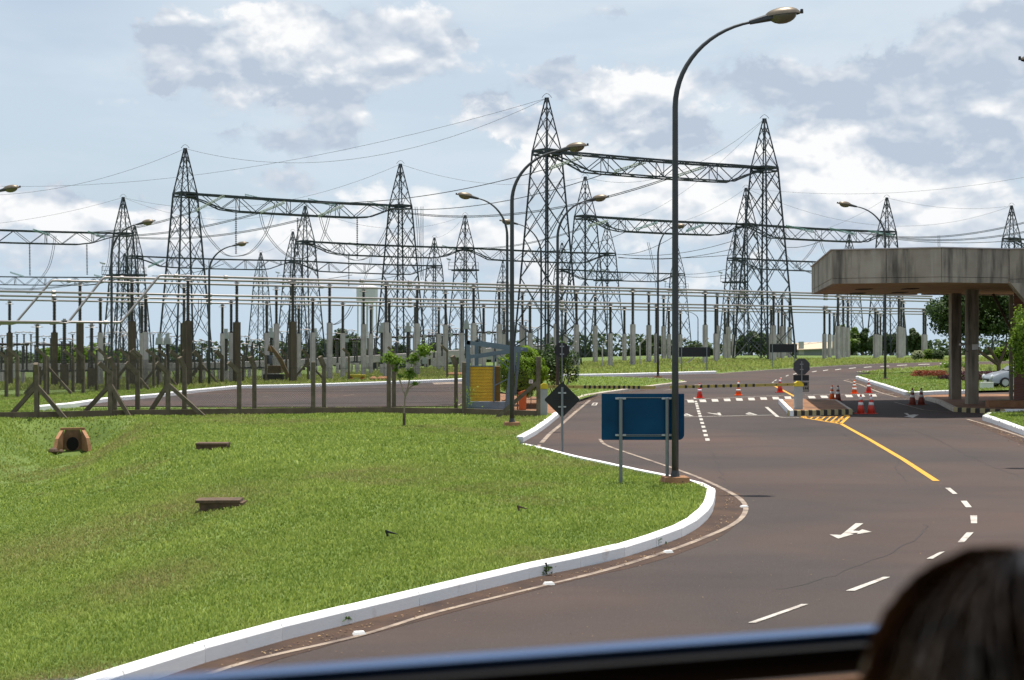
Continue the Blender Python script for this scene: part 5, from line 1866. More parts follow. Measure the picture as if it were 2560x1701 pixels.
# octagon with plates on the island
p = ground_at(2004, 1030); y = p.y + .9
c = at(2004.5, 917, y)
root = thing('road_sign', (c.x, y, .2), 'dark grey octagonal sign back with black plates on the barrier island', 'sign')
octagon((c.x, y + .05, c.z), 22 / F * y, -.004, .004).build('plate', M['darkgrey'], root)
sign_post(root, c.x, y, .2, c.z + .22, .028)
for dz in (.1, -.12): MB().box((c.x, y + .03, c.z + dz), (.14, .03, .03)).build('bracket', M['bracket'], root)
a, b = at(1984, 952, y), at(2023, 938, y)
MB().box(((a.x + b.x) / 2, y + .05, (a.z + b.z) / 2), (b.x - a.x, .012, b.z - a.z)).build('lower_plate', M['black'], root)
MB().box(((a.x + b.x) / 2, y + .03, a.z - .02), (b.x - a.x, .03, .03)).build('rail', M['signpost'], root)
a, b = at(2005, 980, y), at(2023, 955.5, y)
MB().box(((a.x + b.x) / 2, y + .06, (a.z + b.z) / 2), (b.x - a.x, .012, b.z - a.z)).build('number_plate', mat('number_plate_grey', (.26, .25, .21), .6), root)
MB().box(((a.x + b.x) / 2, y + .045, b.z - .09), ((b.x - a.x) * .6, .012, .12)).build('dark_panel', M['black'], root)
for z0, z1, x0, x1 in ((b.z - .012, b.z, a.x, b.x), (a.z, a.z + .012, a.x, b.x), (a.z, b.z, b.x - .012, b.x)):
    MB().box(((x0 + x1) / 2, y + .048, (z0 + z1) / 2), (x1 - x0, .008, z1 - z0)).build('plate_border', M['black'], root)
me = text_mesh('144', .20)
me.materials.append(M['black'])
o = bpy.data.objects.new('lettering', me)
COL.objects.link(o)
o.parent = root
o.location = Vector(((a.x + b.x) / 2 + .01, y + .050, a.z + .14)) - root.location
o.rotation_euler = (R(90), 0, 0)
o.scale = (.78, 1, 1)
# long black boards on the far bank
for (x0, x1, y0, y1, bx, by, bx2, lab) in ((1697.6, 1776, 869, 892, 1704, 933, 1767, 'left long black sign board on two posts on the far grass'), (1925, 1993, 861, 881, 1931, 921, 1987, 'right long black sign board on two posts on the far grass')):
    p = ground_at(bx, by); y = p.y
    a, b = at(x0, y1, y), at(x1, y0, y)
    root = thing('road_sign', p, lab, 'sign', 'long black boards on the far bank')
    MB().box(((a.x + b.x) / 2, y + .06, (a.z + b.z) / 2), (b.x - a.x, .02, b.z - a.z)).build('board', M['black'], root)
    for z in (a.z, b.z):
        MB().box(((a.x + b.x) / 2, y + .04, z), (b.x - a.x, .03, .04)).build('rail', M['darkgrey'], root)
    for bb in (bx, bx2):
        q = at(bb, 0, y)
        sign_post(root, q.x, y, p.z - .1, b.z, .04)
for (px, t_, b_, lab) in ((1421, 902, 966, 'thin bare post left of the pair behind the diamond sign'), (1445, 880, 952, 'thin bare post right of the pair behind the diamond sign')):
    p = ground_at(px, b_)
    root = thing('sign_pole', p, lab, 'post')
    sign_post(root, p.x, p.y, p.z, at(0, t_, p.y).z, .035)
    MB().lathe((p.x, p.y, at(0, t_, p.y).z), [(.04, 0), (.02, .03)], 8).build('post_cap', M['signpost'], root)
    if px == 1445:
        MB().box((p.x, p.y - .02, at(0, t_ + 6, p.y).z), (.05, .5, .35)).build('plate', M['darkgrey'], root)
# 21 plate
y = 57.5
a, b = at(1322.5, 959, y), at(1332.5, 950, y)
root = thing('number_sign', ((a.x + b.x) / 2, y, .1), 'small white number 21 plate on a stake before the round bush', 'sign')
MB().box(((a.x + b.x) / 2, y, (a.z + b.z) / 2), (b.x - a.x, .01, b.z - a.z)).build('plate', M['plastic_white'], root)
MB().bar(((a.x + b.x) / 2, y + .02, .1), ((a.x + b.x) / 2, y + .02, b.z), .03).build('stake', M['darkgrey'], root)
me = text_mesh('21', .12)
me.materials.append(M['black'])
o = bpy.data.objects.new('lettering', me)
COL.objects.link(o)
o.parent = root
o.location = Vector(((a.x + b.x) / 2, y - .009, (a.z + b.z) / 2)) - root.location
o.rotation_euler = (R(90), 0, 0)


# ------------------------------------------------------------------ barriers
def barrier(px, by, topy, armend, armyend, label, stripes, width=19):
    p = ground_at(px, by); y = p.y
    root = thing('barrier_gate', p, label, 'barrier')
    w = width / F * y
    t_ = at(px, topy, y).z
    MB().box((p.x, y, (p.z + .1 + t_) / 2), (w, w * .9, t_ - p.z - .1)).build('cabinet', M['boxgrey'], root)
    MB().box((p.x, y, p.z + .13), (w * 1.25, w * 1.15, .1)).build('footing', M['kerbdirty'], root)
    hw = w * .5
    MB().plate([(-hw * 1.3, 0), (hw * 1.2, 0), (hw * 1.2, .1), (hw * .6, .20), (-hw * .3, .21), (-hw * 1.1, .13)], -.14, .14, (p.x, y, t_ + .01)).build('hinge_head', M['yellow'], root)
    s_ = 1 if armend > px else -1
    a = Vector((p.x + s_ * hw, y - .1, t_ + .09)); e = at(armend, armyend, y); e.y = y - .1
    # arm in coloured segments
    arm = MB().box((a + e) / 2, ((e - a).length, .045, .11)).build('arm', mat('barrier_arm_yellow', (.36, .28, .07), .55, var=.2, scale=3), root)
    arm.location = (a + e) / 2 - root.location
    for v in arm.data.vertices: pass
    me = arm.data
    cc = (a + e) / 2
    for v in me.vertices: v.co = v.co - (cc - Vector(root.location))
    arm.rotation_euler = (0, -math.atan2((e - a).z, abs((e - a).x)) * s_, 0)
    for (sx, sw) in stripes:
        t = (sx - px) / (armend - px)
        q = a.lerp(e, (at(sx, 0, y).x - a.x) / (e.x - a.x))
        MB().box(q, (sw / F * y, .055, .12)).build('black_stripe', M['black'], root)
    for k in range(3):
        q = a.lerp(e, .06 + k * .09)
        MB().box(q + Vector((0, -.026, .0)), (.04, .01, .04)).build('bolt', M['black'], root)
    return root


barrier(1996, 1036, 967, 1674, 968, 'right road barrier with striped arm reaching left from the island', [(x, 6) for x in (1714, 1733, 1752, 1770, 1789, 1808, 1826, 1845, 1864, 1883)])
barrier(1360, 1050, 973, 1638, 969, 'left road barrier with striped arm behind the diamond sign', [(1462 + 6.15 * k * 1.98, 5.8) for k in range(12)], width=17)


# ------------------------------------------------------------------ traffic cones
def make_cone(body_m, band_m, nb=2, base_m=None):
    root = thing('traffic_cone')
    prof = [(.036, .73), (.034, .745), (.02, .75)]
    f = lambda z: .155 - (.155 - .036) * (z - .03) / .70
    MB().lathe((0, 0, 0), [(f(.03), .03), (f(.25), .25), (f(.5), .5), (f(.72), .72), (.035, .745), (.012, .75)], 16).build('body', body_m, root, smooth=True)
    bands = [(.335, .445), (.545, .665)] if nb == 2 else [(.23, .33), (.42, .51), (.59, .68)]
    for a, b in bands:
        MB().lathe((0, 0, 0), [(f(a) + .003, a), (f(b) + .003, b)], 16).build('band', band_m, root, smooth=True)
    MB().prism([(x, y) for x, y in [(-.2, -.16), (-.16, -.2), (.16, -.2), (.2, -.16), (.2, .16), (.16, .2), (-.16, .2), (-.2, .16)]], 0, .03).build('foot', base_m or body_m, root)
    return root


kinds = {'r2': make_cone(M['conered'], M['coneband']), 'r2p': make_cone(M['conered'], M['bandpink']), 'o3': make_cone(M['coneorange'], M['coneband'], 3), 'd2': make_cone(M['conedark'], M['coneband']), 'r3': make_cone(M['coneorange'], M['coneband'], 2)}
used = set()
for (px, by, kd, lab, sc) in [(1749, 996, 'r2p', 'red cone with pinkish bands, leftmost, in front of the striped barrier arm', 1.02), (1846, 989.5, 'o3', 'orange cone with cream bands under the middle of the barrier arm', 1.0),
                              (1950, 982, 'r2p', 'bright red cone with lilac bands on the yellow line behind the barrier', 1.05), (2080, 1002, 'r3', 'orange red cone with white bands, left of the pair at the canopy shadow', 1.0),
                              (2095, 1003, 'd2', 'brownish cone, right of the pair at the canopy shadow', 1.0), (2136, 985, 'o3', 'bright orange cone with three cream bands near the flowered lawn', .98),
                              (2172, 983, 'r2', 'red cone standing by the white kerb of the flowered lawn', .98), (2152, 1035, 'r2', 'left red cone of the front pair in the canopy shadow', 1.03),
                              (2178, 1035, 'r2', 'right red cone of the front pair in the canopy shadow', 1.03), (2281, 1013, 'd2', 'left dark cone of the rear pair under the canopy', 1.03),
                              (2303, 1012.5, 'd2', 'right dark cone of the rear pair under the canopy', 1.03)]:
    p = ground_at(px, by)
    src = kinds[kd]
    o = src if kd not in used else copy_tree(src)
    used.add(kd)
    o.location = (p.x, p.y, road_z(p.x, p.y))
    o.rotation_euler = (0, 0, random.uniform(0, 1.5))
    o.scale = (sc, sc, sc)
    tag(o, lab, 'traffic cone', 'traffic cones at the checkpoint')

# ------------------------------------------------------------------ blue gate frame with yellow panel, bin
y = 56.0
q = lambda zx, zy, yy=y: at(1100 + zx / 5.2275, 840 + zy / 5.2275, yy)
base = ground_at(1225, 1036)
root = thing('entrance_frame', (q(600, 0).x, y, 0), 'blue grey steel entrance frame with slanting roof beams beside the fence', 'frame')
for dy in (0, 1.5):
    yy = y + dy
    A0, A1 = q(368, 1010, yy), q(368, 75, yy)
    if dy: A0.z, A1.z = 0, q(368, 75).z
    off = Vector((0, 0, 0)) if not dy else Vector((.25, 0, 0))
    sc = lambda v: Vector((v.x + (.30 if dy else 0), yy, v.z))
    MB().bar(sc(Vector((q(368, 0).x, yy, 0))), sc(Vector((q(368, 0).x, yy, q(368, 62).z))), .16).build('post', M['frame'], root)
    MB().bar(sc(q(350, 85)), sc(q(1055, 190)), .16).build('top_beam', M['frame'], root)
    MB().bar(sc(q(385, 275)), sc(q(960, 190)), .14).build('lower_beam', M['frame'], root)
    l = [q(1005, 195), q(925, 195), q(838, 1015), q(918, 1015)] if not dy else [q(960, 210), q(915, 210), q(872, 800), q(900, 800)]
    MB().plate([(v.x + (.30 if dy else 0), v.z) for v in l], -.07, .07, (0, yy, 0)).build('slanted_leg', M['frame'], root)
for zx, zy in ((1000, 180), (700, 215)):
    a = q(zx, zy)
    MB().bar(a, a + Vector((.3, 1.5, 0)), .07).build('cross_tie', M['frame'], root)
MB().bar(q(705, 250), q(705, 880), .07).build('upright', M['frame'], root)
for (a, b) in (((710, 255), (905, 430)), ((715, 650), (905, 550)), ((780, 250), (905, 340))):
    MB().bar(q(*a), q(*b), .035).build('strut', M['frame'], root)
pan = thing('yellow_screen', (q(545, 0).x, y, 0.1), 'yellow ribbed metal screen on a low faded blue wall', 'screen')
a, b = q(392, 857), q(697, 402)
MB().box(((a.x + b.x) / 2, y + .06, (a.z + b.z) / 2), (b.x - a.x, .03, b.z - a.z)).build('backing', M['ydark'], pan)
nr = 24
for k in range(nr):
    z = a.z + (b.z - a.z) * (k + .5) / nr
    MB().lathe((a.x, y + .03, z), [(.024, 0), (.024, b.x - a.x)], 8, axis=(1, 0, 0)).build('rib', M['ybrass'], pan)
MB().box(((a.x + b.x) / 2, y + .02, b.z + .02), (b.x - a.x + .04, .08, .04)).build('top_rail', M['frame'], pan)
c0, c1 = q(712, 857), q(785, 402)
MB().box(((c0.x + c1.x) / 2, y + .8, (a.z + b.z) / 2), (.22, 1.3, b.z - a.z)).build('side_panel', M['ydark'], pan)
a, b = q(395, 1040), q(860, 862)
MB().box(((a.x + b.x) / 2, y + .12, b.z / 2), (b.x - a.x, .3, b.z)).build('low_wall', M['bluewall'], pan)
y = 57.0
q = lambda zx, zy, yy=57.0: at(1100 + zx / 5.2275, 840 + zy / 5.2275, yy)
a, b = q(1030, 975), q(1125, 765)
root = thing('litter_bin', ((a.x + b.x) / 2, y, .1), 'orange litter bin with slanted lid beside the round bush', 'bin')
cx_ = (a.x + b.x) / 2
MB().box((cx_, y, (a.z + b.z) / 2), (b.x - a.x, .3, b.z - a.z), 0, 1.1).build('bucket', M['bin'], root)
MB().plate([(-.17, 0), (.17, 0), (.17, .14), (.13, .17), (-.17, .07)], -.17, .17, (cx_, y, b.z + .01)).build('lid', M['bin'], root)
MB().bar((cx_ - .2, y, .1), (cx_ - .2, y, b.z), .06, 8).build('pole', M['signpost'], root)
for (zx, zy, w, d_, h_, lab) in ((1195, 940, .42, .4, .2, 'brown concrete block right of the orange bin'), (1220, 830, .35, .3, .16, 'smaller concrete block behind the orange bin')):
    c = q(zx, zy, 58)
    root = thing('concrete_block', (c.x, 58, .12), lab, 'block')
    MB().box((c.x, 58, .12 + h_ / 2), (w, d_, h_), .2, .95).build('body', M['slab'], root)
    MB().box((c.x, 58, .13 + h_), (w + .05, d_ + .05, .05), .2).build('cover_slab', M['rusty'], root)

# ------------------------------------------------------------------ lawn objects
def lawn_at(px, py):
    p = ground_at(px, py, .12)
    for _ in range(8): p = ground_at(px, py, lawn_z(p.x, p.y) - H(p.x, p.y))
    return p


for (px, by, w, lab, off) in ((531, 1123, .80, 'further low concrete inspection box on the lawn', 0), (556, 1271, .78, 'nearer inspection box on the lawn with its lid pushed left', -.07)):
    p = lawn_at(px, by)
    z = lawn_z(p.x, p.y)
    root = thing('inspection_box', (p.x, p.y, z), lab, 'inspection box', 'inspection boxes on the lawn')
    MB().box((p.x, p.y + .1, z + .01), (w, .45, .20)).build('box_wall', M['slab'], root)
    MB().box((p.x + off, p.y + .08, z + .136), (w + .02, .49, .05), .06 if off else 0, .99).build('lid', M['slab'], root)
p = ground_at(0, 1140)
cv = Vector(((181 - CX) / F * 49, 49.0, -.98))
root = thing('culvert_headwall', cv, 'orange brown concrete culvert mouth with round dark pipe in the ditch', 'culvert')
q = lambda zx, zy, yy=49.0: at(zx / 3.6875, 900 + zy / 3.6875, yy)
# back wall with circular hole: ring of quads
c = q(668, 775)
rr_ = .255
tl, tr_, br, bl = q(600, 640), q(735, 640), q(768, 812), q(560, 812)
outer = []
nn = 24
bx0, bx1, bz0, bz1 = -.36, .36, -.22, .52
vs, fs = [], []
for i in range(nn):
    t = 2 * math.pi * i / nn
    dx, dz = math.cos(t), math.sin(t)
    s_ = min((bx1 if dx > 0 else -bx0) / max(abs(dx), 1e-6), (bz1 if dz > 0 else -bz0) / max(abs(dz), 1e-6))
    s_ = max(s_, rr_ + .01)
    vs.append((c.x + dx * rr_, 49.25, c.z + dz * rr_)); vs.append((c.x + dx * s_, 49.25, c.z + dz * s_))
for i in range(nn):
    j = (i + 1) % nn
    fs.append((2 * i, 2 * i + 1, 2 * j + 1, 2 * j))
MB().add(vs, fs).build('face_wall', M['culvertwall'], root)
MB().tube([(c.x, 49.25, c.z), (c.x, 50.9, c.z)], rr_, 20).build('pipe', M['void'], root)
for s_ in (-1, 1):
    x0 = c.x + s_ * .36
    MB().add([(x0, 49.3, c.z - .24), (x0, 49.3, c.z + .53), (x0 + s_ * .20, 48.5, c.z + .25), (x0 + s_ * .30, 48.3, c.z - .26),
              (x0 + s_ * .14, 49.3, c.z - .24), (x0 + s_ * .14, 49.3, c.z + .53), (x0 + s_ * .34, 48.5, c.z + .25), (x0 + s_ * .44, 48.3, c.z - .26)],
             [(0, 1, 2, 3), (7, 6, 5, 4), (1, 5, 6, 2), (0, 3, 7, 4), (2, 6, 7, 3), (0, 4, 5, 1)]).build('wing_wall', M['terracotta'], root)
MB().box((c.x, 49.32, c.z + .56), (1.0, .16, .07)).build('cap_beam', M['terracotta'], root)
for (dx, dy, r_, lab) in ((-.42, -.75, .16, 'brown rock at the left foot of the culvert mouth'), (-.12, -.85, .09, 'small pale stone before the culvert pipe')):
    pc = Vector((c.x + dx, 49 + dy, c.z - .2))
    root = thing('rock', pc, lab, 'rock')
    MB().lathe(pc, [(r_ * .6, -r_ * .5), (r_ * 1.1, 0), (r_ * .9, r_ * .5), (r_ * .3, r_ * .8)], 7).build('stone', M['rock'], root)
for (dx, px_, lab) in ((0, 115, 'dark eroded hollow in the bank left of the culvert'),):
    a = q(330, 705, 47.5)
for o_ in bpy.data.objects:
    if o_.name == 'culvert_headwall': o_.rotation_euler = (0, 0, R(17)); o_.scale = (.82, .82, .95)
# small dark bits on the lawn and weeds in the kerb
for (px, py, lab) in ((973, 1350, 'black fallen bird feather like debris on the near lawn'), (1301, 1285, 'small brown leaf litter on the lawn')):
    p = lawn_at(px, py)
    root = thing('debris', (p.x, p.y, lawn_z(p.x, p.y) + .08), lab, 'debris')
    MB().bar((p.x - .04, p.y, lawn_z(p.x, p.y) + .12), (p.x + .12, p.y, lawn_z(p.x, p.y) + .08), .035, w2=.01).bar((p.x - .05, p.y, lawn_z(p.x, p.y) + .14), (p.x - .02, p.y, lawn_z(p.x, p.y) + .05), .03).build('scrap', M['black'] if px < 1000 else M['rock'], root)
for (px, py, lab) in ((851, 1563, 'weed growing in a dark kerb gap, nearest'), (1361, 1440, 'small weed sprouting at the kerb foot'), (1636, 1366, 'tiny weed at the kerb bend')):
    p = ground_at(px, py)
    root = thing('weed', (p.x, p.y, 0), lab, 'weed')
    n_ = 60
    C = np.stack([p.x + RNG.normal(0, .05, n_), p.y + RNG.normal(0, .03, n_), .02 + RNG.random(n_) * .1], 1)
    leaves('foliage', C, (.015, .035), M['leaf_deep'], parent=root)
    MB().box((p.x - .02, p.y + .03, .1), (.11, .02, .12)).build('dark_gap', M['void'], root)  # upright near-black plate at the kerb gap behind each weed


# ------------------------------------------------------------------ trees and shrubs
def bush(c, r, n, sizes, m, name, label, cat, lumps=26, core=None, trunk=None, seed=1, tone=(.5, .27), surface=False):
    root = thing(name, (c[0], c[1], trunk if trunk is not None else c[2] - r[2]), label, cat)
    if surface:
        rg = np.random.default_rng(seed)
        e = rg.normal(0, 1, (n, 3)); e /= np.linalg.norm(e, axis=1)[:, None]
        bump_ = 1 + .06 * np.sin(e[:, 0] * 9 + e[:, 2] * 7) + .05 * np.sin(e[:, 1] * 13 + e[:, 0] * 6) + .04 * np.sin(e[:, 2] * 17)
        C = np.array(c) + e * np.array(r) * (bump_ * rg.uniform(.90, 1.03, n))[:, None]
        leaves('foliage', C, sizes, m, tone, root, normals=e * 1.2)
    else:
        C, e = crown_points(c, r, n, lumps, seed=seed)
        leaves('foliage', C, sizes, m, tone, root, normals=e * .8)
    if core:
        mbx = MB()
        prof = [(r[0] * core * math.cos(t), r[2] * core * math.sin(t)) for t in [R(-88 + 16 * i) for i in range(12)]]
        mbx.lathe(c, prof, 12).build('dark_core', M['leafcore'], root)
    return root


M['leafcore'] = mat('dark_core', (.010, .015, .004), 1, spec=0)  # solid core, near-black: shade deep in the foliage put into its colour
b0 = at(1307, 928, 61)
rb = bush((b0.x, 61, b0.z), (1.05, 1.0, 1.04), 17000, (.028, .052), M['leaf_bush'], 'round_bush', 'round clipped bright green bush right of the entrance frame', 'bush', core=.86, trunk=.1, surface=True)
MB().bar((b0.x, 61, .1), (b0.x, 61, b0.z - .7), .12, 7).build('trunk', M['bark'], rb)
b1 = at(1385, 915, 67)
rb = bush((b1.x, 67, b1.z + .1), (1.15, 1.0, 1.25), 5200, (.05, .085), M['leaf_deep'], 'shrub', 'loose dark shrub right behind the round bush', 'shrub', 24, trunk=.1, tone=(.6, .3))
for k in range(7):
    a = Vector((b1.x + .15, 67, .1))
    MB().bar(a + Vector((k * .05 - .1, 0, 0)), a + Vector(((k - 3) * .22, (k % 3 - 1) * .3, 1.3)), .05, w2=.02).build('stem', M['bark'], rb)
# sapling
sp = ground_at(1010, 1068, .12)
ys = sp.y
root = thing('sapling', (sp.x, ys, .12), 'thin young sapling with sparse leafy tufts in front of the fence', 'tree')
q = lambda zx, zy: at(640 + zx / 2.0625, 340 + zy / 2.0625, ys)
stem = [q(762, 1500), q(764, 1430), q(766, 1330), q(785, 1280), q(790, 1230)]
MB().tube([sp, q(764, 1430)], .05, 7).build('trunk', M['bark'], root)
brs = [[q(764, 1430), q(768, 1340), q(745, 1270), q(715, 1200), q(690, 1150)], [q(768, 1340), q(785, 1290), q(800, 1220), q(830, 1150), q(860, 1110)], [q(745, 1270), q(725, 1220), q(735, 1170)],
       [q(785, 1290), q(795, 1240)], [q(768, 1350), q(790, 1300), q(820, 1278)]]
for b in brs: MB().tube(b, [.028 - .004 * i for i in range(len(b))], 5).build('branch', M['palebark'], root)
pts = []
for (zx, zy, w, h_, n_) in ((690, 1145, 40, 30, 330), (735, 1165, 35, 22, 220), (868, 1105, 36, 34, 360), (815, 1150, 30, 30, 200), (795, 1225, 30, 28, 200), (722, 1205, 14, 14, 40), (820, 1278, 22, 8, 50), (745, 1240, 16, 12, 30)):
    c = q(zx, zy)
    k = 1 / 2.0625 / F * ys
    C = np.stack([c.x + RNG.normal(0, w * .45, n_) * k, c.y + RNG.normal(0, w * .45, n_) * k, c.z + RNG.normal(0, h_ * .45, n_) * k], 1)
    pts.append(C)
leaves('foliage', np.concatenate(pts), (.035, .075), M['leaf_fresh'], (.45, .3), root)
# yellow-green creeper on the fence by the frame
p = ground_at(1165, 1044)
root = thing('creeper', (p.x, p.y, .1), 'yellow green creeper climbing the fence post by the entrance frame', 'plant')
C = []
for k in range(260):
    t = random.random()
    C.append((p.x + random.gauss(-.12 + .3 * t, .17 + .1 * t), p.y + random.gauss(0, .1), .2 + 1.0 * t))
leaves('foliage', np.array(C), (.02, .05), M['leaf_fresh'], (.8, .2), root)
MB().bar((p.x, p.y, .1), (p.x + .1, p.y, 1.1), .03, w2=.01).build('stem', M['bark'], root)


def far_tree(x, y, top_z, rad, kind, label, seed, mk='leaf_far'):
    g0 = H(x, y)
    hh = top_z - g0
    root = thing('tree', (x, y, g0), label, 'tree', 'trees beyond the switchyard')
    rz = max(rad * .62, hh * .47)
    cz = top_z - rz
    n = 4600 if rad > 2.2 else 2600
    C, e = crown_points((x, y, cz), (rad, rad * .8, rz), n, 22, seed=seed)
    leaves('crown', C, (.18, .38), M[mk], (.45, .28), root, normals=e)
    mbt = MB().bar((x, y, g0), (x, y, cz), .35, 6, w2=.2)
    for k in range(4):
        t = k * 1.7 + seed
        mbt.bar((x, y, g0 + (cz - g0) * .6), (x + math.cos(t) * rad * .5, y + math.sin(t) * rad * .4, cz + rz * .3), .18, 5, w2=.06)
    mbt.build('trunk', M['bark'], root)
    return root


ft = [(60, 873, 45, 260), (25, 885, 40, 250), (140, 862, 38, 240), (180, 852, 42, 235), (230, 858, 36, 240), (275, 868, 30, 238), (300, 880, 30, 250), (375, 880, 26, 230), (390, 900, 18, 230), (445, 885, 16, 260),
      (625, 882, 35, 270), (690, 890, 30, 250), (720, 862, 26, 240), (760, 870, 26, 245), (815, 850, 38, 240), (850, 828, 36, 235), (880, 846, 32, 238), (920, 870, 30, 240), (985, 862, 34, 250), (1040, 880, 30, 250), (1080, 855, 30, 240), (1120, 885, 30, 250),
      (1180, 880, 30, 250), (1225, 885, 30, 250), (1350, 872, 30, 250), (1460, 868, 24, 245), (1500, 872, 24, 250), (1545, 880, 26, 250), (1600, 862, 30, 240), (1640, 840, 32, 225), (1670, 852, 28, 225), (1738, 858, 22, 240), (1775, 866, 18, 240),
      (1835, 852, 26, 215), (1880, 828, 34, 205), (1910, 838, 28, 210), (1955, 862, 26, 230), (2014, 866, 12, 300), (2038, 868, 12, 300), (2125, 812, 30, 195), (2155, 822, 28, 195), (2200, 835, 26, 200), (2230, 828, 26, 200), (2285, 826, 20, 205),
      (2300, 848, 18, 205), (2340, 868, 24, 230), (2365, 872, 18, 240), (2430, 872, 18, 250), (2470, 876, 18, 250), (2500, 872, 20, 250), (2255, 860, 16, 210)]
for i, (px, ty, hw, y) in enumerate(ft):
    c = at(px, ty, y)
    near = 'left of the big left tower' if px < 463 else 'between the big left tower and the water tank' if px < 900 else 'between the water tank and the tallest tower' if px < 1367 else 'between the tallest tower and the near lamp pole' if px < 1690 else 'between the near lamp pole and the canopy' if px < 2060 else 'under the canopy'
    far_tree(c.x, y, c.z, hw * (1.5 if px < 1300 else 1.2) / F * y, 0, 'distant green tree, %s of those seen %s' % (ORD[sum(1 for t in ft[:i + 1] if (t[0] < 463) == (px < 463) and ((t[0] < 900) == (px < 900)) and ((t[0] < 1367) == (px < 1367)) and ((t[0] < 1690) == (px < 1690)) and ((t[0] < 2060) == (px < 2060))) - 1], near), i, 'leaf_fresh' if 130 < px < 300 or i in (39,) else 'leaf_far')
# far forest line
C = []
for k in range(16000):
    x = random.uniform(-420, 420)
    h_ = 5 + 2.5 * math.sin(x * .05) + 2 * math.sin(x * .013 + 1)
    C.append((x, 470 + random.uniform(-6, 6), H(0, 470) - .2 + random.random() ** .7 * max(2.5, h_)))
leaves('woodland', np.array(C), (.6, 1.2), M['leaf_far'], (.35, .25), None, 'stuff', 'low dark line of far woodland on the horizon', 'woodland')


def palm(px, ty, y, label, seed):
    c = at(px, ty, y)
    g0 = H(c.x, y)
    root = thing('palm_tree', (c.x, y, g0), label, 'palm')
    MB().bar((c.x, y, g0), (c.x, y, c.z - .5), .3, 7, w2=.2).build('trunk', M['palebark'], root)
    rg = random.Random(seed)
    for k in range(14):
        t = k * 2.4
        L = rg.uniform(1.8, 2.6)
        mb = MB()
        el = rg.uniform(.1, 1.0)
        prev = Vector((c.x, y, c.z - .5))
        vs, fs = [], []
        side = Vector((-math.sin(t), math.cos(t), 0))
        for j in range(6):
            s_ = j / 5 * L
            p = Vector((c.x + math.cos(t) * s_, y + math.sin(t) * s_, c.z - .5 + el * s_ - .42 * s_ * s_))
            w = .22 * math.sin(math.pi * (j + .6) / 6)
            vs += [p - side * w - Vector((0, 0, .1)), p + Vector((0, 0, .03)), p + side * w - Vector((0, 0, .1))]
        for j in range(5):
            fs += [(3 * j, 3 * j + 1, 3 * j + 4, 3 * j + 3), (3 * j + 1, 3 * j + 2, 3 * j + 5, 3 * j + 4)]
        mb.add(vs, fs)
        o = mb.build('frond', M['leaf_far'], root)


palm(455, 880, 210, 'small palm left of the dark twin pillars', 1)
palm(505, 892, 215, 'small palm behind the low short lamp', 2)

# ------------------------------------------------------------------ gatehouse canopy
root = thing('gatehouse_canopy', (16, 60, 0), 'large weathered concrete canopy roof over the exit lane', 'canopy')
ZB, ZT = 5.17, 6.49
C0, C1, C2, C3 = Vector((14.55, 68.0)), Vector((12.57, 55.0)), Vector((16.45, 53.6)), Vector((19.35, 54.5))
C4, C5 = Vector((25.5, 50.5)), Vector((25.5, 70.0))


def panel(a, b, z0, z1, n, name='fascia_panel', th=.22, gap=.025):
    for k in range(n):
        p, q_ = a.lerp(b, k / n), a.lerp(b, (k + 1) / n)
        d = (q_ - p); L = d.length - gap
        c = (p + q_) / 2
        nrm = Vector((d.y, -d.x)).normalized()
        c2 = c - nrm * th / 2
        MB().box((c2.x, c2.y, (z0 + .215 + z1) / 2), (L, th, z1 - z0 - .215), math.atan2(d.y, d.x)).build(name, M['canopy'], root)
        MB().box((c2.x, c2.y, z0 + .1), (L, th - .012, .2), math.atan2(d.y, d.x)).build('fascia_strip', M['canopy'], root)
        MB().box((c2.x - nrm.x * .03, c2.y - nrm.y * .03, z0 + .207), (L, th * .7, .018), math.atan2(d.y, d.x)).build('fascia_joint', M['darkconc'], root)


panel(C0, C1, ZB, ZT, 3)
panel(C1, C2, ZB, ZT, 2)
panel(C2, C3, ZB, ZT, 1)
panel(C3, C4, ZB - .05, ZT + .0, 1)
panel(C5, C0 + Vector((0, 0)), ZB, ZT, 2, gap=.3)
inner = [C0, C1, C2, C3, C4, C5]
cen = sum(inner, Vector((0, 0))) / 6
small = [tuple(cen + (p - cen) * .968) for p in inner]
MB().prism(small[::-1], ZT - .25, ZT - .06).build('roof_slab', M['canopy'], root)
# coping: thin sunlit top lip
for a, b in zip(inner[:-2], inner[1:-1]):
    d = b - a
    c = (a + b) / 2
    nrm = Vector((d.y, -d.x)).normalized()
    c2 = c - nrm * .09
    MB().box((c2.x, c2.y, ZT + .02), (d.length + .02, .3, .04), math.atan2(d.y, d.x)).build('coping', M['concrete'], root)
MB().prism([tuple(cen + (p - cen) * .97) for p in inner][::-1], ZB + .06, ZB + .16).build('soffit', M['soffit'], root)
# soffit boards, running along x
poly = [tuple(cen + (p - cen) * .965) for p in inner]
y_ = 54.6
while y_ < 67.6:
    xs = [x / 10 for x in range(120, 256) if inside((x / 10, y_), poly)]
    if len(xs) > 3:
        x0, x1 = min(xs), max(xs)
        MB().box(((x0 + x1) / 2, y_, ZB + .04), (x1 - x0, .22, .035)).build('soffit_board', M['soffit'], root)
    y_ += .27
for (px, py) in ((2160, 723), (2275, 722), (2145, 733), (2250, 731)):
    yy = (ZB + .02 - CAMH) / ((HY - py) / F)
    c = at(px, py, yy)
    MB().box((c.x, c.y, ZB + .012), (.55, .9, .03)).build('light_recess', M['void'], root)  # flat black plates give the shade inside the ceiling light recesses
for (x, yy, w, lab) in ((20.2, 61.5, .46, None), (20.95, 66.2, .46, None)):
    MB().box((x, yy, ZB / 2), (w, w, ZB - .02), 0).build('pillar', M['canopy'], root)
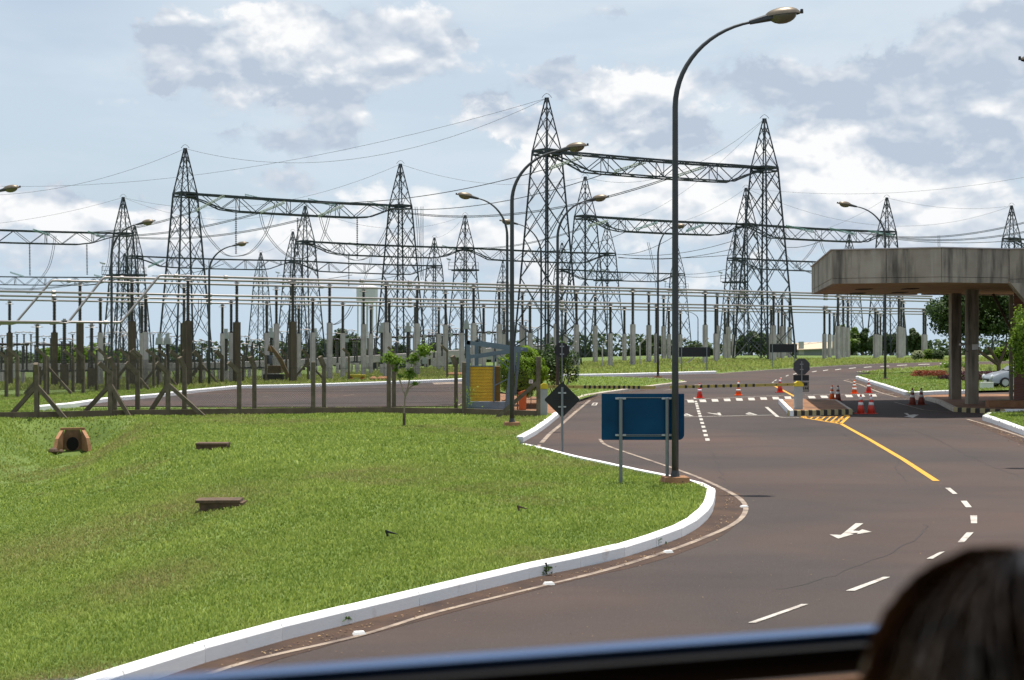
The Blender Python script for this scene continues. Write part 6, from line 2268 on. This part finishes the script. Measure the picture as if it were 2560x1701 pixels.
# haunch at the right end and wall under it
MB().plate([(19.3, ZB), (22.3, 1.6), (22.3, 0), (23.6, 0), (23.6, ZB)], -.2, .2, (0, 54.4, 0)).build('haunch', M['canopy'], root)
gh = thing('gatehouse', (24.5, 61, 0), 'red brick gatehouse wall with grey frames at the right edge', 'building')
MB().box((25.0, 61.2, 2.6), (3.4, 7.6, 5.1)).build('wall', M['brick'], gh, origin=(25.0, 61.2, 2.6))
MB().box((22.1, 62.0, 2.5), (.14, .14, 4.9)).build('frame_post', M['canopy'], gh)
MB().box((24.6, 57.35, 3.0), (1.3, .1, 1.2)).build('window', M['carglass'], gh)
MB().bar((21.3, 62.0, 5.0), (22.1, 62.0, 3.4), .09).build('strut', M['darkconc'], gh)
MB().box((22.5, 58.9, .28), (5.0, .5, .28)).build('plinth', M['terracotta'], gh)
# camera and box on the pillar
c = at(2438, 868, 61.2)
cb = thing('junction_box', (c.x, 61.2, c.z), 'small white box on the lighter canopy pillar', 'box')
MB().box((c.x, 61.22, c.z), (.24, .08, .24)).build('case', M['plastic_white'], cb)
MB().box((c.x + .1, 61.17, c.z - .1), (.16, .04, .02)).build('bracket', M['bracket'], cb)
c = at(2405, 862, 61.3)
cc_ = thing('security_camera', (c.x, 61.3, c.z), 'small pale security camera between the canopy pillars', 'camera')
MB().bar((c.x - .12, 61.2, c.z), (c.x + .14, 61.3, c.z + .02), .11, 8).build('housing', M['bracket'], cc_)
MB().tube([(c.x + .05, 61.3, c.z), (c.x + .15, 61.3, c.z - .28), (c.x + .4, 61.3, c.z - .33), (c.x + .5, 61.3, c.z - .2)], .018, 6).build('cable', M['black'], cc_)
# flower beds on the right lawn
def bed(name, x0, x1, yb, h_, n, m, label, sz, tone=(.5, .3), depth=1.2):
    C = []
    for k in range(n):
        px = random.uniform(x0, x1)
        p = ground_at(px, yb)
        edge = min(1, (px - x0) / 8, (x1 - px) / 8) ** .5 if x0 < px < x1 else .1
        C.append((p.x, p.y + random.uniform(0, depth), p.z + .12 + random.random() * h_ * max(.25, edge)))
    leaves(name, np.array(C), sz, m, tone, None, 'stuff', label, 'flower bed')


bed('flower_bed', 2288, 2376, 947, .42, 2600, M['leaf_red'], 'bed of red flowers left of the dark pillar', (.03, .06), (.55, .35))
bed('ground_cover', 2356, 2380, 955, .3, 600, M['leaf_purple'], 'small purple planting at the foot of the dark pillar', (.03, .06))
bed('ground_cover', 2398, 2500, 958, .6, 3600, M['leaf_purple'], 'bed of dark purple leaves behind the lighter pillar', (.03, .06))
bed('flower_bed', 2398, 2420, 943, .6, 700, M['leaf_pink'], 'pink flowers between the two pillars', (.03, .05))
bed('ground_cover', 2360, 2420, 925, .5, 900, M['leaf_fresh'], 'green fern like plants behind the dark pillar', (.05, .1))
p = ground_at(2475, 947)
root = thing('yucca_plant', (p.x, p.y, p.z), 'pale spiky plant right of the lighter pillar', 'plant')
for k in range(70):
    t = random.uniform(0, 6.28)
    el = random.uniform(.3, 1.45)
    L = random.uniform(.45, .8)
    a = Vector((p.x, p.y, p.z + .35))
    e = a + Vector((math.cos(t) * math.cos(el), math.sin(t) * math.cos(el), math.sin(el))) * L
    s_ = Vector((-math.sin(t), math.cos(t), 0)) * .03
    MB().add([a - s_, a + s_, e - Vector((0, 0, .06))], [(0, 1, 2)]).build('leaf', M['leaf_white'], root)
MB().bar((p.x, p.y, p.z), (p.x, p.y, p.z + .4), .12, 6).build('stem', M['bark'], root)
p = ground_at(2467, 978)
root = thing('planter_wall', (p.x, p.y, p.z), 'white block beside the parked car', 'block')
MB().box((p.x, p.y, p.z + .27), (.66, .3, .36)).build('body', M['plastic_white'], root)
MB().box((p.x, p.y, p.z + .47), (.70, .34, .04)).build('cap', M['plastic_white'], root)
# big dark tree behind the pillars
y = 92
c = at(2432, 788, y)
g0 = H(c.x, y)
root = thing('broad_tree', (c.x + 1.6, y, g0), 'big dense dark green tree behind the canopy pillars', 'tree')
C, e = crown_points((c.x, y, c.z + .3), (3.0, 2.4, 2.35), 30000, 110, seed=5)
leaves('crown', C, (.07, .13), M['leaf_deep'], (.45, .3), root, normals=e)
MB().tube([(c.x + 1.7, y, g0), (c.x + 1.7, y, g0 + 1.1), (c.x + 1.0, y, g0 + 2.2)], [.16, .13, .09], 8).build('trunk', M['bark'], root)
MB().tube([(c.x + 1.7, y, g0 + 1.0), (c.x + .4, y, g0 + 1.9), (c.x - .5, y, g0 + 2.6)], [.12, .1, .06], 7).build('limb', M['bark'], root)
MB().tube([(c.x + 1.7, y, g0 + 1.0), (c.x + 2.3, y, g0 + 2.5)], [.12, .07], 7).build('limb', M['bark'], root)
MB().lathe((c.x, y, c.z + .2), [(.3, -1.5), (1.7, -1.1), (2.1, 0), (1.7, 1.1), (.3, 1.6)], 12).build('dark_core', M['leafcore'], root)  # opaque core added behind the leaves, coloured as the crown's inner shade
y = 52
c = at(2570, 868, y)
root = thing('citrus_tree', (c.x, y, .1), 'bright green bush with yellow fruit at the right edge', 'bush')
C, e = crown_points((c.x, y, c.z), (.85, .8, 1.4), 5200, 44, seed=9)
leaves('foliage', C, (.045, .08), M['leaf_fresh'], (.6, .3), root, normals=e)
MB().bar((c.x, y, .1), (c.x, y, c.z), .09, 7).build('trunk', M['bark'], root)
for k in range(7):
    MB().lathe(C[k * 300], [(.01, -.035), (.035, 0), (.01, .035)], 6).build('fruit', M['yellow'], root)
for (px, py, rr_, mk, lab) in ((2320, 896, .55, 'leaf_fresh', 'small round yellow green shrub by the far road'), (2295, 897, .5, 'leaf_white', 'small pale shrub by the far road'), (2345, 897, .5, 'leaf_far', 'low dark shrub by the far road, left of the pillars'), (2505, 898, .7, 'leaf_bush', 'clipped yellow green shrub right of the pillars')):
    p = ground_at(px, py + 4)
    bush((p.x, p.y, p.z + rr_ * .9), (rr_ * 1.2, rr_, rr_), 900, (.05, .09), M[mk], 'shrub', lab, 'shrub', core=.85, surface=True, trunk=p.z)


# ------------------------------------------------------------------ parked car (only its nose shows)
def car():
    p = ground_at(2483, 977)
    x0, y0, z0 = p.x, p.y + .4, p.z + .15
    root = thing('parked_car', (x0 + 2, y0, z0), 'silver white parked car, nose showing between pillar and brick wall', 'car')
    out = [(0.03, .28), (-.02, .42), (.02, .58), (.16, .70), (.55, .82), (1.05, .92), (1.45, 1.20), (1.95, 1.42), (2.7, 1.46), (3.3, 1.38), (3.75, 1.08), (4.1, 1.0), (4.18, .7), (4.16, .32), (3.95, .24)]
    out += [(3.75, .24)] + [(3.40 + .34 * math.cos(t), .26 + .34 * math.sin(t)) for t in [R(20 * i) for i in range(1, 9)]] + [(3.0, .2), (1.15, .2)] + [(.80 + .34 * math.cos(t), .26 + .34 * math.sin(t)) for t in [R(20 * i) for i in range(1, 9)]] + [(.42, .24)]
    n = len(out)
    vs, fs = [], []
    secs = [(-.84, .86), (-.80, .98), (-.55, 1.0), (0, 1.015), (.55, 1.0), (.80, .98), (.84, .86)]
    for (yy, k) in secs:
        for (x, z) in out:
            inset_ = max(0, (z - .95)) * .38
            yv = yy * (1 - inset_)
            nose = .10 * (yy / .84) ** 2 * (1 if x < 1 else 0) * (1 - x if x < 1 else 0)
            zz_ = .3 + (z - .3) * k if z > .3 else z
            vs.append((x0 + x + nose, y0 + .84 + yv, z0 + zz_))
    m_ = len(secs)
    for j in range(m_ - 1):
        for i in range(n):
            k = (i + 1) % n
            fs.append((j * n + i, (j + 1) * n + i, (j + 1) * n + k, j * n + k))
    fs.append(tuple(range(n))); fs.append(tuple(range(m_ * n - 1, (m_ - 1) * n - 1, -1)))
    smooth_by_angle(MB().add(vs, fs).build('body', M['carpaint'], root))
    # glass
    MB().add([(x0 + 1.08, y0 + .2, z0 + .955), (x0 + 1.08, y0 + 1.48, z0 + .955), (x0 + 1.85, y0 + 1.36, z0 + 1.40), (x0 + 1.85, y0 + .32, z0 + 1.40)], [(0, 1, 2, 3)]).build('windscreen', M['carglass'], root)
    MB().add([(x0 + 1.3, y0 - .0, z0 + .97), (x0 + 3.5, y0 - .0, z0 + .97), (x0 + 3.1, y0 + .10, z0 + 1.34), (x0 + 1.85, y0 + .10, z0 + 1.34)], [(0, 1, 2, 3)]).build('side_window', M['carglass'], root)
    for yy in (.14, 1.54):
        MB().lathe((x0 + .10, y0 + yy, z0 + .62), [(.02, -.07), (.12, -.03), (.13, .03), (.02, .07)], 10, axis=(-1, 0, .5)).build('headlight', M['headlight'], root)
    MB().box((x0 - .0, y0 + .84, z0 + .42), (.05, .8, .14)).build('grille', M['black'], root)
    MB().box((x0 - .03, y0 + .84, z0 + .34), (.03, .42, .11)).build('number_plate', M['plastic_white'], root)
    for x in (.80, 3.40):
        for yy in (.02, 1.66):
            w = thing('wheel')
            w.parent = root
            w.location = Vector((x0 + x, y0 + yy, z0 + .29)) - Vector(root.location)
            MB().lathe((x0 + x, y0 + yy - .1, z0 + .29), [(.2, 0), (.29, .02), (.29, .18), (.2, .2)], 18, axis=(0, 1, 0)).build('tyre', M['rubber'], w, smooth=False)
            MB().lathe((x0 + x, y0 + yy - .11, z0 + .29), [(.19, 0), (.19, .22)], 12, axis=(0, 1, 0)).build('rim', M['bracket'], w)


car()

# grass on the other lawns and rough verge
vg = blades('rough_grass', L2, lambda x, y: H(x, y) + .12, [(40, 130, 26, 3.6)], M['blade'], tone=(.55, .22))
tag(vg, 'mown grass of the middle lawn beyond the barrier', 'grass', kind='stuff')
fb = [S(*p) for p in [(597, 970), (834, 963), (1154, 951), (1410, 940), (1694, 934), (1830, 929), (2034, 916), (2300, 906), (2500, 902)]] + [(58, 150), (20, 142), (0, 140), (-30, 118)]
vg = blades('rough_grass', fb, lambda x, y: H(x, y) - .03, [(60, 160, 14, 6.5)], M['blade'], hgt=(.04, .10), tone=(.62, .25), dryness=.28)
tag(vg, 'rough yellowish grass on the far bank under the towers', 'grass', kind='stuff')
vg = blades('rough_grass', [S(1150, 1040), S(900, 1040), S(640, 1040), S(300, 1046), S(-60, 1050), S(-60, 1010), S(145, 1020), S(640, 1021), S(1150, 1018)], lambda x, y: H(x, y) - .03, [(45, 80, 60, 3.0)], M['blade'], tone=(.4, .2))
tag(vg, 'strip of grass between the front fence and the rear road', 'grass', kind='stuff')
vg = blades('rough_grass', R1, lambda x, y: H(x, y) + .13, [(40, 130, 40, 3.0)], M['blade'], hgt=(.04, .07), tone=(.35, .2))
tag(vg, 'short green grass of the flowered lawn', 'grass', kind='stuff')
vg = blades('rough_grass', R4, lambda x, y: H(x, y) + .15, [(30, 70, 160, 2.0)], M['blade'], tone=(.4, .2))
tag(vg, 'short grass in the lower right lawn corner', 'grass', kind='stuff')

vg = blades('rough_grass', [S(-60, 1048), S(-60, 990), S(119, 984), S(345, 970), S(590, 958), S(597, 968), S(515, 976), S(407, 989), S(271, 1001), S(190, 1014), S(100, 1024)], lambda x, y: H(x, y) - .03, [(45, 110, 60, 3.4)], M['blade'], tone=(.45, .2))
tag(vg, 'grass between the left road and the back fence', 'grass', kind='stuff')
vg = blades('rough_grass', [(-75, 92), (-20, 92), (0, 118), (-5, 150), (-75, 150)], lambda x, y: H(x, y) - .03, [(85, 150, 10, 7)], M['blade'], hgt=(.06, .14), tone=(.15, .2), dryness=.3)
tag(vg, 'dull grass between the switchyard posts', 'grass', kind='stuff')
vg = blades('rough_grass', R2, lambda x, y: H(x, y) + .08, [(40, 140, 22, 4.5)], M['blade'], hgt=(.05, .1), tone=(.6, .2), dryness=.2)
tag(vg, 'thin strip of grass along the far road right', 'grass', kind='stuff')

def litter(path, n, spread, m, label, sz=(.008, .022), off=0.0):
    pts = densify(path, .3)
    C = []
    for k in range(n):
        i = random.randrange(1, len(pts))
        a, b = Vector(pts[i - 1]), Vector(pts[i])
        d = (b - a).normalized()
        s_ = off + abs(random.gauss(0, spread))
        p = a.lerp(b, random.random()) + Vector((d.y, -d.x)) * s_
        C.append((p.x, p.y, road_z(p.x, p.y) + .012))
    nrm = np.tile([0, 0, 3.0], (len(C), 1))
    leaves('leaf_litter', np.array(C), sz, m, (.5, .35), None, 'stuff', label, 'litter', normals=nrm)


M['litterleaf'] = leaf_mat('fallen_leaf', (.10, .055, .03), (.42, .28, .14), .1)
litter([p for p in k1 if p[1] > 8][: -28], 450, .13, M['litterleaf'], 'brown leaf litter and grit along the near white kerb', off=.17)
litter(catmull(K2, 3), 500, .22, M['litterleaf'], 'brown leaf litter along the middle lawn kerb', (.015, .035), off=.2)
litter([S(2139, 952), S(2225, 980), S(2266, 994), S(2312, 1002)], 500, .25, M['litterleaf'], 'orange leaf litter by the flowered lawn kerb', (.015, .035), off=.2)
litter([S(2456, 1054), S(2560, 1094), S(2640, 1126)], 300, .2, M['litterleaf'], 'leaf litter by the lower right kerb', (.012, .03), off=.2)
gp = [(random.uniform(-3, 9), random.uniform(11, 32)) for k in range(700)]
gp = [p for p in gp if inside(p, road_poly)]
leaves('road_grit', np.array([(x, y, road_z(x, y) + .01) for x, y in gp]), (.004, .013), M['litterleaf'], (.5, .35), None, 'stuff', 'loose grit scattered over the near road', 'grit', normals=np.tile([0, 0, 3.0], (len(gp), 1)))

# ------------------------------------------------------------------ inside of the bus: window rail and passenger
U = Vector((.952, .305, 0)).normalized()
N = Vector((-.305, .952, 0)).normalized()
WD = 1.50
sill_z = 2.645


def bp(u, n_, z):
    v = U * u + N * n_
    return Vector((v.x, v.y, z))


bus = thing('tour_bus', bp(0, 0, 1.2), 'dark interior of the tour bus with its window rail along the bottom', 'bus')


def bbox_(name, u0, u1, n0, n1, z0, z1, m):
    vs = [bp(u, n_, z) for z in (z0, z1) for (u, n_) in ((u0, n0), (u1, n0), (u1, n1), (u0, n1))]
    return MB().add(vs, [(3, 2, 1, 0), (4, 5, 6, 7), (0, 1, 5, 4), (1, 2, 6, 5), (2, 3, 7, 6), (3, 0, 4, 7)]).build(name, m, bus)


bbox_('window_rail', -2.2, 2.4, WD - .012, WD + .02, sill_z - .012, sill_z, M['rail_sky_tint'])
bbox_('window_gasket', -2.2, 2.4, WD - .03, WD + .015, sill_z - .045, sill_z - .013, M['gasket'])
bbox_('sill_trim', -2.2, 2.4, WD - .045, WD - .031, sill_z - .055, sill_z - .047, M['buspanel'])
bbox_('sill_channel', -2.2, 2.4, WD - .06, WD - .0, sill_z - .085, sill_z - .057, M['gasket'])
bbox_('side_panel', -2.2, 2.4, WD - .075, WD + .02, 1.3, sill_z - .087, M['buspanel'])
bbox_('roof', -2.3, 2.5, -1.0, WD + .03, 3.75, 3.83, M['busin'])
bbox_('window_header', -2.2, 2.4, WD - .05, WD + .02, 3.55, 3.74, M['busin'])
bbox_('floor', -2.3, 2.5, -1.0, WD + .02, 1.18, 1.29, M['busin'])
bbox_('far_wall', -2.3, 2.5, -1.08, -1.01, 1.3, 3.74, M['busin'])
bbox_('bulkhead', 2.42, 2.5, -1.0, WD + .02, 1.3, 3.74, M['busin'])
bbox_('bulkhead', -2.3, -2.22, -1.0, WD + .02, 1.3, 3.74, M['busin'])
# passenger, back of the head towards the camera
hc = Vector((.397, 1.13, 2.690))
pers = thing('person', (hc.x, hc.y, 1.75), 'seated passenger with dark brown hair, only the head top in view', 'person')
# body via skin modifier
sk = [(0, 0, -.90), (0, 0, -.62), (0, 0, -.40), (0, 0, -.27), (0, .0, -.16), (0, .01, -.05), (0, .01, .03), (-.19, 0, -.36), (-.25, .02, -.60), (-.20, .16, -.80), (.19, 0, -.36), (.25, .02, -.60), (.20, .16, -.80), (-.10, .25, -.92), (-.11, .48, -.94), (.10, .25, -.92), (.11, .48, -.94)]
ed = [(0, 1), (1, 2), (2, 3), (3, 4), (4, 5), (5, 6), (2, 7), (7, 8), (8, 9), (2, 10), (10, 11), (11, 12), (0, 13), (13, 14), (0, 15), (15, 16)]
rad = [.15, .14, .16, .065, .055, .085, .082, .06, .045, .035, .06, .045, .035, .09, .07, .09, .07]
me = bpy.data.meshes.new('body')
me.from_pydata([(x, y_, z) for x, y_, z in sk], ed, [])
ob = bpy.data.objects.new('body', me)
COL.objects.link(ob)
md = ob.modifiers.new('skin', 'SKIN')
for v, r_ in zip(me.skin_vertices[0].data, rad): v.radius = (r_, r_ * (.7 if r_ > .12 else 1))
me.skin_vertices[0].data[0].use_root = True
ob.modifiers.new('sub', 'SUBSURF').levels = 2
ob.modifiers['sub'].render_levels = 2
me.materials.append(M['skin'])
ob.parent = pers
ob.location = hc - Vector(pers.location)
MB().lathe(hc + Vector((0, 0, -.9)), [(.19, 0), (.17, .3), (.2, .48), (.13, .58), (.075, .62)], 14).build('shirt', M['shirt'], pers, smooth=True)
# hair: cap plus many curved locks
hm = mat('dark_brown_hair', (.30, .165, .085), .45, var=.6, scale=22, spec=.45)
vs, fs = [], []
nu, nv = 22, 12
for j in range(nv + 1):
    v = R(-55) + (R(90) - R(-55)) * j / nv
    for i in range(nu):
        u = 2 * math.pi * i / nu
        k = 1 + .025 * math.sin(5 * u + 2 * v) + .02 * math.sin(9 * u)
        vs.append(hc + Vector((math.cos(u) * math.cos(v) * .112 * k, math.sin(u) * math.cos(v) * .122 * k, math.sin(v) * .132 * k)))
for j in range(nv):
    for i in range(nu):
        fs.append((j * nu + i, j * nu + (i + 1) % nu, (j + 1) * nu + (i + 1) % nu, (j + 1) * nu + i))
MB().add(vs, fs).build('hair_cap', hm, pers, smooth=True)
mb = MB()
for k in range(900):
    u = random.uniform(0, 6.283)
    # lock from the crown down the side
    pts = []
    ln = random.uniform(.7, 1.3)
    tw = random.gauss(0, .35)
    rr0 = random.uniform(1.0, 1.06)
    for j in range(7):
        t = j / 6
        v = R(88) - ln * t * R(125)
        uu = u + tw * t
        pts.append(hc + Vector((.01, 0, 0)) + Vector((math.cos(uu) * max(.02, math.cos(v)) * .114, math.sin(uu) * max(.02, math.cos(v)) * .124, math.sin(v) * .134)) * (rr0 + .03 * math.sin(t * 3)))
    mb.tube(pts, [.0012, .002, .0022, .0022, .002, .0016, .0006], 3)
mb.build('hair_locks', hm, pers, kind='stuff')
# seat under the passenger
st = thing('bus_seat', (hc.x, hc.y, 1.3), 'dark bus seat under the passenger', 'seat')
MB().box((hc.x, hc.y + .18, 1.68), (.46, .5, .14)).build('cushion', M['busin'], st)
MB().box((hc.x, hc.y - .22, 2.0), (.46, .1, .66)).build('backrest', M['busin'], st)
for dx in (-.18, .18):
    MB().box((hc.x + dx, hc.y + .15, 1.45), (.05, .4, .32)).build('leg', M['black'], st)
